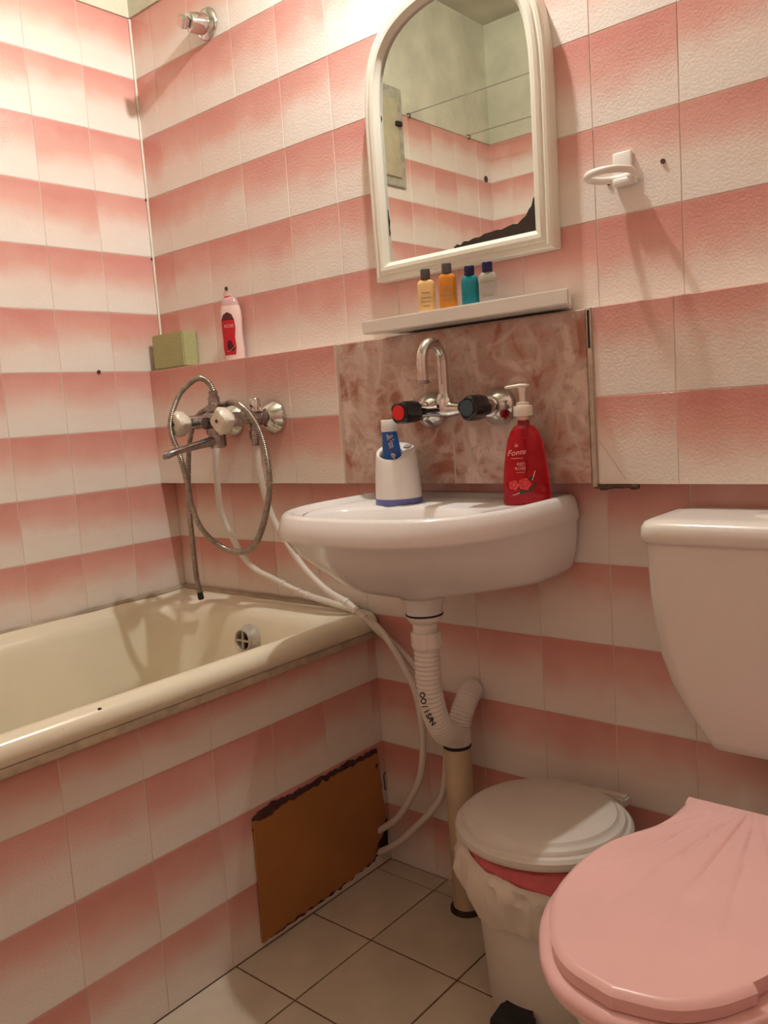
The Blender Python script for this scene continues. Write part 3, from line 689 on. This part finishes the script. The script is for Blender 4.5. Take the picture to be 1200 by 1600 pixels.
# ------------------------------------------------------------------ lotion bottle ROSE
LB = Vector((.331, -.0275, BOX1+.0003))
lb = empty('lotion_bottle', LB, 'pearly pink lotion bottle with red rose label on the tiled ledge', 'bottle')
lp_ = [(0, .94, 1), (.003, 1, 1), (.030, .985, 1), (.055, .93, .98), (.075, .93, .97), (.10, .98, .97), (.115, .95, .93), (.130, .84, .85)]
def lring(z, k, d, n=2.5):
    R = []
    for i in range(36):
        a = 2*math.pi*i/36; c, s = math.cos(a), math.sin(a); R.append(Vector((.0275*k*math.copysign(abs(c)**(2/n), c), .0165*d*math.copysign(abs(s)**(2/n), s), z)))
    return R
M_PEARL = mat('pearly_pink_plastic', (.80, .58, .53), .25, coat=.3)
lb.rotation_euler = (0, 0, .47)
body = loft('body', [lring(*p) for p in lp_], M_PEARL, lb, ang=60)
capo = loft('cap', [lring(.130, .835, .845), lring(.138, .77, .78), lring(.146, .64, .66), lring(.151, .42, .46), lring(.1525, .2, .25)], mat('clear_pink_cap', (.78, .50, .48), .15, trans=.3), lb, ang=60)
loft('cap_tab', [[Vector((-.003+.009*math.cos(a)*k, -.002+.006*math.sin(a)*k, z)) for a in [2*math.pi*i/16 for i in range(16)]] for z, k in ((.149, 1.1), (.1535, 1), (.1545, .6))], mat('magenta_plastic', (.62, .02, .10), .3), lb, ang=50)
def lsurf(u, v, e=.0006):
    n = 2.5
    for (z0, k0, d0), (z1, k1, d1) in zip(lp_, lp_[1:]):
        if z0 <= v <= z1: t = (v-z0)/(z1-z0); kk = k0+(k1-k0)*t; dd_ = d0+(d1-d0)*t; break
    uu = max(-.985, min(.985, u/(.0275*kk))); y = -.0165*dd_*(1-abs(uu)**n)**(1/n)
    return (u, y-e, v)
lab = [(1.35*u-.002, v) for u, v in ((-.012, .012), (.010, .012), (.0118, .030), (.0105, .052), (.0125, .075), (.0115, .095), (.007, .109), (-.001, .1145), (-.009, .109), (-.0145, .095), (-.0155, .075), (-.0135, .052), (-.0140, .030))]
def grid_patch(name, poly, m_, parent, surf, e):
    # fan of the outline with inner rings so that it follows the curved surface
    dense = []
    for (ax, ay), (bx_, by_) in zip(poly, poly[1:]+poly[:1]):
        n_ = max(1, int(math.hypot(bx_-ax, by_-ay)/.0025))
        dense += [(ax+(bx_-ax)*k/n_, ay+(by_-ay)*k/n_) for k in range(n_)]
    poly = dense
    cx = sum(p[0] for p in poly)/len(poly); cy = sum(p[1] for p in poly)/len(poly); V = [surf(cx, cy, e)]; F = []; n = len(poly); K = 7
    for k in range(1, K+1):
        for u, v in poly: V.append(surf(cx+(u-cx)*k/K, cy+(v-cy)*k/K, e))
    for i in range(n):
        j = (i+1) % n; F.append((0, 1+i, 1+j))
        for k in range(K-1): F.append((1+k*n+i, 1+(k+1)*n+i, 1+(k+1)*n+j, 1+k*n+j))
    return mesh_obj(name, V, F, m_, parent)
label_ = grid_patch('label_print', lab, mat('crimson_label', (.52, .012, .025), .3), body, lsurf, .0007)
grid_patch('label_top', [(u, v) for u, v in lab if v > .09], mat('maroon_label', (.10, .012, .014), .3), body, lsurf, .0010)
M_PALEINK = mat('pale_pink_ink', (.80, .45, .42), .4)
lettering('lettering', 'ROSE', .0105, M_PALEINK, body, lambda x, y: lsurf(x-.001, y+.0805, .0014))
grid_patch('rose_print', [(u, v) for u, v in circle_poly(-.002, .034, .0075, .013, 14)], mat('dark_rose_print', (.07, .005, .015), .4), body, lsurf, .0012)
grid_patch('rose_print', [(u, v) for u, v in circle_poly(.004, .028, .0055, .008, 12)], MATS['dark_rose_print'], body, lsurf, .0013)
arc = [(-.0105+.021*t, .020+.014*t*t) for t in [i/8 for i in range(9)]]
V = [lsurf(u, v+s*.0006, .0016) for u, v in arc for s in (-1, 1)]
mesh_obj('gold_line', V, [(2*i, 2*i+2, 2*i+3, 2*i+1) for i in range(8)], mat('gold_ink', (.75, .36, .10), .4), body)

# ------------------------------------------------------------------ toothbrush cup and toothpaste
CU = Vector((.899, -.119, .8692))
cu = empty('toothbrush_cup', CU, 'white toothbrush cup with blue base on the back of the washbasin', 'cup')
N = 40
TD = math.radians(118)
def crd(r, z, slope=0.):
    return [Vector((r*math.cos(2*math.pi*i/N), r*.93*math.sin(2*math.pi*i/N), z+slope*math.cos(2*math.pi*i/N-TD))) for i in range(N)]
band = mat('periwinkle_blue_plastic', (.13, .14, .40), .4)
loft('base_band', [crd(.0475, 0), crd(.0485, .003), crd(.0480, .0105), crd(.0470, .011)], band, cu, ang=40)
rings = [crd(.0472, .0112), crd(.0470, .03), crd(.0455, .055, .003), crd(.0432, .082, .010), crd(.0415, .0985, .0145), crd(.0400, .1030, .0155), crd(.0375, .1035, .0155)]
OX, OY = -.004, -.011
def oring(r, z, slope, dip=0.):
    R = []
    for i in range(N):
        a = 2*math.pi*i/N; fr = max(0., math.cos(a-TD-math.pi))
        R.append(Vector((OX+r*math.cos(a), OY+r*.9*math.sin(a), z+slope*math.cos(a-TD)-dip*fr)))
    return R
rings += [oring(.0245, .1005, .010, .004), oring(.0225, .094, .008, .004), oring(.021, .030, 0)]
loft('body', rings, mat('white_cup_plastic', (.80, .76, .72), .38), cu, ang=45)
lathe('brush_hole', [(.0082, 0), (.0078, .0004)], mat('cup_hole_shade', (.36, .30, .27), .7), cu, origin=(.0125, .0225, .1118), axis=(.12, -.30, 1), seg=18, sx=1.15, cap0=False)
TP = Vector((.8955, -.1295, .900))
tp = empty('toothpaste_tube', TP, 'blue toothpaste tube with white cap standing in the white cup', 'toothpaste')
view = Vector((math.cos(.66), math.sin(.66), 0)); depth = Vector((-view.y, view.x, 0))     # wide axis roughly across the line of sight
def tring(z, hw, hd, sh=0.):
    R = []
    for i in range(32):
        a = 2*math.pi*i/32; c, s = math.cos(a), math.sin(a); R.append(view*(hw*c+sh)+depth*(hd*math.copysign(abs(s)**.8, s))+Vector((0, 0, z)))
    return R
tb = loft('body', [tring(0, .0185, .004, .003), tring(.05, .0185, .010, .002), tring(.075, .0180, .012, .0012), tring(.098, .0160, .0125, 0), tring(.110, .0150, .0130, -.0008), tring(.1125, .0135, .012, -.0008)], mat('toothpaste_blue', (.012, .10, .36), .3), tp, ang=50)
loft('cap', [tring(.1118, .0150, .0145, -.001), tring(.1128, .0158, .0150, -.001), tring(.1335, .0148, .0142, -.002), tring(.1350, .0135, .0130, -.002)], M_WPLAST, tp, ang=40)
def tsurf(u, v, e):
    z = v; k = max(0., min(1., (z-.05)/.06)); hw = .0185-.0035*k; hd = .010+.003*k; uu = max(-.97, min(.97, u/hw))
    return view*(u+.002*(1-k)-.0008*k)-depth*(hd*math.sqrt(1-uu*uu)**.8+e)+Vector((0, 0, z))
M_WINK = mat('white_ink', (.82, .78, .74), .4); M_DINK = mat('dark_red_ink', (.16, .015, .02), .4)
lettering('lettering', 'blend-a-', .0150, M_WINK, tb, lambda x, y: tsurf(-.001+y+x*.12, .107-x, .0006), offset=.0008, align='LEFT', shear=.2)
lettering('lettering', 'blend-a-', .0150, M_DINK, tb, lambda x, y: tsurf(-.001+y+x*.12, .107-x, .0009), offset=-.0001, align='LEFT', shear=.2)

# ------------------------------------------------------------------ pump bottle of red soap
SO = Vector((1.1755, -.0915, .8695))
so = empty('soap_bottle', SO, 'red liquid soap bottle with white pump on the washbasin corner', 'soap bottle')
va = .60; sv = Vector((math.cos(va), math.sin(va), 0)); sdp = Vector((-sv.y, sv.x, 0))
sprof = [(0, .0405, .0215), (.004, .0425, .0235), (.03, .0420, .0240), (.06, .0395, .0240), (.09, .0355, .0235), (.115, .0305, .0220), (.130, .0245, .0195), (.138, .0185, .0165), (.141, .0110, .0110), (.150, .0100, .0100)]
def sring2(z, a, b_, n=2.3):
    R = []
    for i in range(40):
        t = 2*math.pi*i/40; c, s = math.cos(t), math.sin(t); R.append(sv*(a*math.copysign(abs(c)**(2/n), c))+sdp*(b_*math.copysign(abs(s)**(2/n), s))+Vector((0, 0, z)))
    return R
M_SOAP = mat('red_soap', (.92, .012, .035), .06, trans=.70, ior=1.36)
sbody = loft('body', [sring2(*p) for p in sprof], M_SOAP, so, ang=60)
M_PUMP = mat('ivory_pump_plastic', (.78, .70, .60), .35)
lathe('neck', [(.0102, .139), (.0102, .158)], mat('neck_plastic', (.70, .45, .40), .3), so, seg=20)
lathe('collar', [(.0165, .157), (.0170, .158), (.0170, .174), (.0165, .175), (.0118, .1755), (.0118, .181), (.008, .182)], M_PUMP, so, seg=30)
lathe('pump_stem', [(.0055, .181), (.0055, .196), (.0068, .204), (.0075, .208)], M_PUMP, so, seg=16)
hd_ = -sv
rg = []
for s_, hw, z0, z1 in ((-.013, .003, .2095, .2125), (-.008, .0065, .207, .2135), (.004, .0075, .2065, .2145), (.014, .0055, .2075, .213), (.026, .0042, .2065, .212), (.030, .0035, .206, .2105)):
    c = hd_*s_
    rg.append([c+sdp*(hw*math.cos(a))+Vector((0, 0, (z0+z1)/2+(z1-z0)/2*math.sin(a))) for a in [2*math.pi*i/14 for i in range(14)]])
loft('pump_head', rg, M_PUMP, so, ang=50)
lathe('dip_tube', [(.0075, .139), (.0075, .118), (.0028, .116), (.0028, .010)], mat('orange_dip_tube', (.85, .22, .12), .4), so, seg=12)
def ssurf(u, v, e):
    for (z0, a0, b0), (z1, a1, b1) in zip(sprof, sprof[1:]):
        if z0 <= v <= z1: k = (v-z0)/(z1-z0); a = a0+(a1-a0)*k; b_ = b0+(b1-b0)*k; break
    uu = max(-.98, min(.98, u/a)); return sv*u-sdp*(b_*(1-abs(uu)**2.3)**(1/2.3)+e)+Vector((0, 0, v))
M_SINK = mat('rose_white_ink', (.80, .42, .38), .45)
lettering('lettering', 'la', .0095, M_SINK, sbody, lambda x, y: ssurf(-.0165+x, .1065+y, .0005), shear=.3)
lettering('lettering', 'Fonte', .0138, M_SINK, sbody, lambda x, y: ssurf(-.0165+x, .0935+y+x*.08, .0005), shear=.3)
lettering('lettering', 'RED', .0080, M_SINK, sbody, lambda x, y: ssurf(-.0095+x, .0725+y, .0005))
lettering('lettering', 'ROSE', .0080, M_SINK, sbody, lambda x, y: ssurf(-.0110+x, .0650+y, .0005))
grid_patch('thin_line', [(-.026, .0830), (-.006, .0830), (-.006, .0838), (-.026, .0838)], M_SINK, sbody, ssurf, .0005)
grid_patch('thin_line', [(-.018, .0580), (-.003, .0580), (-.003, .0587), (-.018, .0587)], M_SINK, sbody, ssurf, .0005)
M_ROSE = mat('rose_red_print', (.72, .06, .06), .45); M_ROSED = mat('rose_dark_print', (.30, .008, .012), .45); M_LEAF = mat('leaf_green_print', (.03, .05, .02), .5)
for cx, cy, r in ((-.0235, .036, .0085), (-.0045, .037, .0105)):
    grid_patch('rose_print', [(cx+r*(1+.10*math.cos(5*a))*math.cos(a), cy+r*(1+.10*math.cos(5*a))*math.sin(a)) for a in [2*math.pi*i/24 for i in range(24)]], M_ROSE, sbody, ssurf, .0005)
    for k, rr in enumerate((.70, .42)):
        V = []; pn = 14
        for i in range(pn+1):
            a = k*1.9+i/pn*4.6
            for s_ in (-.0005, .0005): V.append(ssurf(cx+(r*rr+s_)*math.cos(a), cy+(r*rr+s_)*math.sin(a), .0008))
        mesh_obj('petal_line', V, [(2*i, 2*i+2, 2*i+3, 2*i+1) for i in range(pn)], M_ROSED, sbody)
for cx, cy, a0, l in ((.0075, .0475, .6, .0055), (.012, .0335, .9, .006), (.006, .0255, -.1, .006), (-.0085, .0235, .2, .0075)):
    grid_patch('leaf_print', [(cx+l*math.cos(t)*math.cos(a0)-l*.5*math.sin(t)*math.sin(a0), cy+l*math.cos(t)*math.sin(a0)+l*.5*math.sin(t)*math.cos(a0)) for t in [2*math.pi*i/10 for i in range(10)]], M_LEAF, sbody, ssurf, .0007)
for arcp in ([(.0085+.006*t, .043+.014*t+.003*t*t) for t in [i/6 for i in range(7)]], [(-.027+.013*t, .0185+.004*t*t) for t in [i/6 for i in range(7)]]):
    V = [ssurf(u+s_*.0005, v-s_*.0003, .0009) for u, v in arcp for s_ in (-1, 1)]
    mesh_obj('swirl_line', V, [(2*i, 2*i+2, 2*i+3, 2*i+1) for i in range(6)], M_WINK, sbody)

# ------------------------------------------------------------------ pedal bin
BN = Vector((1.234, -.199, 0))
bn = empty('pedal_bin', BN, 'white pedal bin with bag hanging out, between drain pipe and toilet', 'trash can')
M_BIN = mat('off_white_bin_plastic', (.68, .63, .56), .42, var=.08, scale=10)
lathe('bucket', [(.098, .004), (.102, .0), (.104, .012), (.112, .12), (.121, .24), (.128, .312), (.124, .312), (.11, .1), (.02, .02)], M_BIN, bn, seg=48, cap1=True)
tilt = Matrix.Rotation(math.radians(-1.5), 3, 'X')
def lidring(r, z): r *= 1.03; z += .003; return [tilt @ Vector((r*math.cos(2*math.pi*i/64), r*math.sin(2*math.pi*i/64), z)) for i in range(64)]
loft('lid', [lidring(.140, .309), lidring(.1475, .309), lidring(.1495, .314), lidring(.1485, .321), lidring(.1440, .3265), lidring(.1385, .3285), lidring(.1370, .3325), lidring(.1345, .3355), lidring(.1275, .3370), lidring(.1245, .3395), lidring(.1215, .3435), lidring(.1160, .3455), lidring(.06, .3475), lidring(.01, .348)], mat('grey_white_lid_plastic', (.68, .63, .57), .45, var=.06, scale=12), bn, ang=30)
bm = bmesh.new(); add_box(bm, (.056, .148, .3235), (.075, .022, .020)); bmesh.ops.bevel(bm, geom=bm.edges[:], offset=.004, segments=2, affect='EDGES')
smooth_by_angle(bm_obj('hinge', bm, M_BIN, bn), 40)
def bagring(r, z, amp, freq, zamp, seed, tiltz=0.):
    R = []
    for i in range(120):
        a = 2*math.pi*i/120; c, s = math.cos(a), math.sin(a)
        nz = noise.noise(Vector((c*freq+seed, s*freq, z*9))); n2 = noise.noise(Vector((c*freq*4+seed, s*freq*4, z*20)))
        zz = z+zamp*noise.noise(Vector((c*2.2+seed*2, s*2.2, 1)))+tiltz*(c*math.cos(3.8)+s*math.sin(3.8))
        rr = r+amp*nz+amp*.55*n2
        R.append(Vector((rr*c, rr*s, zz)))
    return R
loft('pink_bag', [bagring(.127, .306, .001, 2, 0, 1), bagring(.1330, .303, .002, 3, 0, 1), bagring(.1365, .280, .004, 4, .003, 1), bagring(.1355, .255, .005, 5, .004, 1), bagring(.133, .225, .005, 5, .004, 1)], mat('pink_red_bag', (.80, .17, .19), .45, var=.25, scale=16, bump=.3, bscale=60), bn, cap0=False, cap1=False, ang=60)
loft('white_bag', [bagring(.1370, .268, .004, 4, .008, 4, .032), bagring(.1440, .264, .008, 4, .008, 4, .032), bagring(.1480, .255, .011, 6, .009, 4, .032), bagring(.1510, .243, .013, 7, .010, 4, .030), bagring(.1500, .230, .013, 8, .010, 4, .026), bagring(.1465, .216, .013, 8, .012, 4, .022), bagring(.1390, .202, .011, 8, .015, 4, .012), bagring(.1290, .188, .007, 8, .020, 4)], mat('white_crumpled_bag', (.76, .68, .58), .5, var=.08, scale=25, bump=.5, bscale=55), bn, cap0=False, cap1=False, ang=60)
pa = math.radians(-88)
def pdl(u, v, z): return Vector((math.cos(pa)*v-math.sin(pa)*u, math.sin(pa)*v+math.cos(pa)*u, z))
pv = [[pdl(-hw, v, zb), pdl(-hw*.9, v, zt), pdl(hw*.9, v, zt), pdl(hw, v, zb)] for v, hw, zb, zt in ((.090, .026, .004, .044), (.108, .028, .004, .044), (.111, .037, .004, .038), (.140, .041, .004, .028), (.142, .040, .005, .024))]
loft('pedal', pv, M_BLACK, bn, ang=25)

# ------------------------------------------------------------------ toilet
XT = 1.602
TL = Vector((XT, -.42, 0))
tl = empty('toilet', TL, 'white toilet with pink shell-shaped seat lid and wall cistern', 'toilet')
def to_(x, y, z): return Vector((x, y, z))-TL
def crect(hw, y0, y1, r, z): return [p-TL for p in rrect(XT-hw, XT+hw, y0, y1, r, z, 7)]
loft('cistern', [crect(.092, -.142, -.012, .02, .4965), crect(.096, -.146, -.010, .022, .499), crect(.1055, -.149, -.008, .026, .513), crect(.131, -.160, -.008, .036, .551), crect(.154, -.171, -.008, .045, .598), crect(.1675, -.178, -.008, .042, .651), crect(.1745, -.184, -.008, .038, .74), crect(.178, -.187, -.008, .036, .826)], M_CISTERN, tl, ang=50)
loft('cistern_lid', [crect(.178, -.187, -.006, .036, .824), crect(.1815, -.1915, -.004, .036, .8245), crect(.1835, -.1945, -.003, .036, .829), crect(.1825, -.193, -.003, .036, .847), crect(.179, -.189, -.004, .036, .8545), crect(.172, -.181, -.009, .034, .8575), crect(.150, -.150, -.035, .03, .8590)], M_CISTERN, tl, ang=50)
lathe('flush_button', [(.034, .8580), (.034, .8600), (.031, .8612), (.001, .8615)], M_CISTERN, tl, origin=to_(XT, -.095, 0), seg=24)
def ball(z, hw, f0, b0, n=2.3): 
    R = []
    for i in range(56):
        a = 2*math.pi*i/56; c, s = math.cos(a), math.sin(a); dep = f0 if s > 0 else b0
        R.append(to_(XT+hw*math.copysign(abs(c)**(2/n), c), -.42-dep*math.copysign(abs(s)**(2/n), s), z))
    return R
M_BOWL = mat('ivory_toilet_ceramic', (.74, .68, .55), .14, coat=.4)
loft('bowl', [ball(0, .115, .13, .26), ball(.03, .11, .125, .26), ball(.12, .095, .12, .25), ball(.20, .115, .16, .24), ball(.28, .130, .195, .22), ball(.34, .143, .225, .20), ball(.385, .148, .242, .19), ball(.399, .146, .239, .188), ball(.402, .138, .23, .17), ball(.395, .11, .18, .12), ball(.33, .10, .14, .10), ball(.25, .05, .06, .05)], M_BOWL, tl, ang=60)
tube('flush_pipe', [to_(XT, -.07, .505), to_(XT, -.07, .46), to_(XT, -.075, .38), to_(XT, -.10, .34), to_(XT, -.18, .335)], .022, M_WPLAST, tl, ds=.01)
M_PINK = mat('pink_seat_plastic', (.86, .52, .50), .26, var=.07, scale=7)
def soutline(grow=0., notch=False, n=6):
    hh = [(0.0, -.002), (.060, -.002), (.0865, 0), (.0875, .030), (.0895, .062), (.0985, .100), (.117, .135), (.1325, .172), (.1420, .223), (.1410, .282), (.1325, .330), (.1140, .372), (.0890, .410), (.0550, .438), (0, .4525)]
    P = [Vector((p.x, p.y)) for p in catmull([Vector((a, b_, 0)) for a, b_ in hh[2:]], n)]
    P = [Vector((0, -.002)), Vector((.03, -.002)), Vector((.06, -.002))]+P
    full = P+[Vector((-p.x, p.y)) for p in reversed(P[1:-1])]
    if grow:
        cx = Vector((0, .22)); out = []
        for p in full:
            d = p-cx; out.append(cx+d*(1+grow/max(.05, d.length)))
        full = out
    if notch:
        for p in full:
            if p.x > .085 and .372 < p.y < .418: p -= (p-Vector((0, .22))).normalized()*.010
    return full
def s3(p, z): return to_(XT-.008+p.x, -.228-p.y, z)
so_ = soutline(.011)
inner = [Vector((p.x*.62, .22+(p.y-.22)*.64)) for p in so_]
loft('seat', [[s3(p, .405) for p in inner], [s3(p, .405) for p in soutline(.006)], [s3(p, .408) for p in so_], [s3(p, .418) for p in soutline(.015)], [s3(p, .4275) for p in soutline(.012)], [s3(p, .4305) for p in soutline(.0)], [s3(p, .4305) for p in inner], [s3(p, .405) for p in inner]], M_PINK, tl, cap0=False, cap1=False, ang=60)
def halfw(v):
    pts = [p for p in soutline(0., False, 10) if p.x >= 0 and p.y > -.001]
    for p, q in zip(pts, pts[1:]):
        if p.y <= v <= q.y: return p.x+(q.x-p.x)*(v-p.y)/max(1e-6, q.y-p.y)
    return 0.
OUTL = [(p.x, p.y) for p in soutline(0., False, 4)]
OSEG = [(a[0], a[1], b_[0]-a[0], b_[1]-a[1]) for a, b_ in zip(OUTL, OUTL[1:]+OUTL[:1]) if max(a[1], b_[1]) > .02]
def edge_dist(x, v):
    best = 1.
    for ax, ay, dx, dy in OSEG:
        t = ((x-ax)*dx+(v-ay)*dy)/(dx*dx+dy*dy); t = 0. if t < 0 else 1. if t > 1 else t
        best = min(best, (x-ax-dx*t)**2+(v-ay-dy*t)**2)
    return math.sqrt(best)
NR, NC = 84, 96; VT = []; VB = []; VM = 0.4520; AP_ = Vector((0, -.045))
def lid_z(x, v, e):
    d = Vector((x, v))-AP_; an = math.atan2(d.x, d.y); L_ = d.length
    fade = min(1., max(0., 1-abs(an)/.88)*4)*min(1., max(0., (.42-L_)*4.5))*min(1., max(0., v)*25)
    groove = -max(0., 1-abs(math.sin(an*17))*1.9)**1.5*.0032*fade
    rnd = max(0., .011-e)
    return .4520-.5*rnd*rnd/.011*1.15+groove*min(1., e*60)-.006*(v/.45)**2*0
for i in range(NR+1):
    f_ = i/NR; v = VM*(1-(1-f_)**1.7) if f_ > 0 else 0.
    v = VM*math.sin(f_*math.pi/2)
    hw = halfw(v) if i < NR else .004
    for j in range(NC+1):
        t = math.sin((j/NC-.5)*math.pi)*.55+(2*j/NC-1)*.45
        x = t*hw
        if .322 < v < .362 and t > .9: x -= .009*(t-.9)/.1
        e = edge_dist(x, v)
        VT.append(s3(Vector((x, v)), lid_z(x, v, max(0., e))))
        VB.append(s3(Vector((x*.985, v)), .4318))
W_ = NC+1; n0 = len(VT); FF = []
for i in range(NR):
    for j in range(NC):
        a_ = i*W_+j; FF.append((a_, a_+1, a_+W_+1, a_+W_)); FF.append((n0+a_, n0+a_+W_, n0+a_+W_+1, n0+a_+1))
bd_ = [j for j in range(W_)]+[i*W_+NC for i in range(1, NR+1)]+[NR*W_+j for j in range(NC-1, -1, -1)]+[i*W_ for i in range(NR-1, 0, -1)]
for p, q in zip(bd_, bd_[1:]+bd_[:1]): FF.append((p, n0+p, n0+q, q))
smooth_by_angle(fix(mesh_obj('seat_lid', VT+VB, FF, M_PINK, tl)), 45)
for s_ in (-1, 1):
    lathe('hinge', [(.012, .402), (.012, .432), (.009, .436)], M_WPLAST, tl, origin=to_(XT+s_*.075, -.225, 0), seg=18)

# ------------------------------------------------------------------ things only the mirror shows: clothes lines and a wall hatch
for y, lb_ in ((-1.20, 'thin clothes line across the bath, nearer the mirror wall'), (-1.585, 'thin clothes line across the bath, nearer the far end wall')):
    e = empty('clothes_line', (.0, y, 2.118), lb_, 'clothes line', 'clothes lines seen in the mirror')
    tube('line', [(.012, 0, 0), (.6, 0, -.008), (1.2, 0, -.010), (ROOM_X-.012, 0, 0)], .0018, mat('grey_cord', (.25, .23, .18), .8), e, seg=6, ds=.1)
    tube('hook', [(0, 0, 0), (.012, 0, .002), (.020, 0, -.006), (.016, 0, -.014), (.008, 0, -.012)], .0022, M_NAIL, e, seg=6, ds=.004)
    tube('hook', [(ROOM_X, 0, 0), (ROOM_X-.012, 0, .002), (ROOM_X-.020, 0, -.006), (ROOM_X-.016, 0, -.014), (ROOM_X-.008, 0, -.012)], .0022, M_NAIL, e, seg=6, ds=.004)
ht = empty('wall_hatch', (0, -1.06, 1.85), 'weathered cream hatch in a grey frame on the bath wall, seen in the mirror', 'hatch')
M_OLDP = mat('flaking_grey_paint', (.52, .51, .40), .8, var=.35, scale=40, bump=.3)
box('hatch_frame', (.0005, -.103, 0), (.012, .10, .345), M_OLDP, ht, .003)
box('hatch_door', (.010, -.068, .030), (.022, .07, .30), mat('yellowed_cream_paint', (.56, .50, .34), .6, var=.2, scale=20), ht, .003)
box('latch', (.020, -.075, .205), (.034, -.045, .222), M_RUBBER, ht, .003)
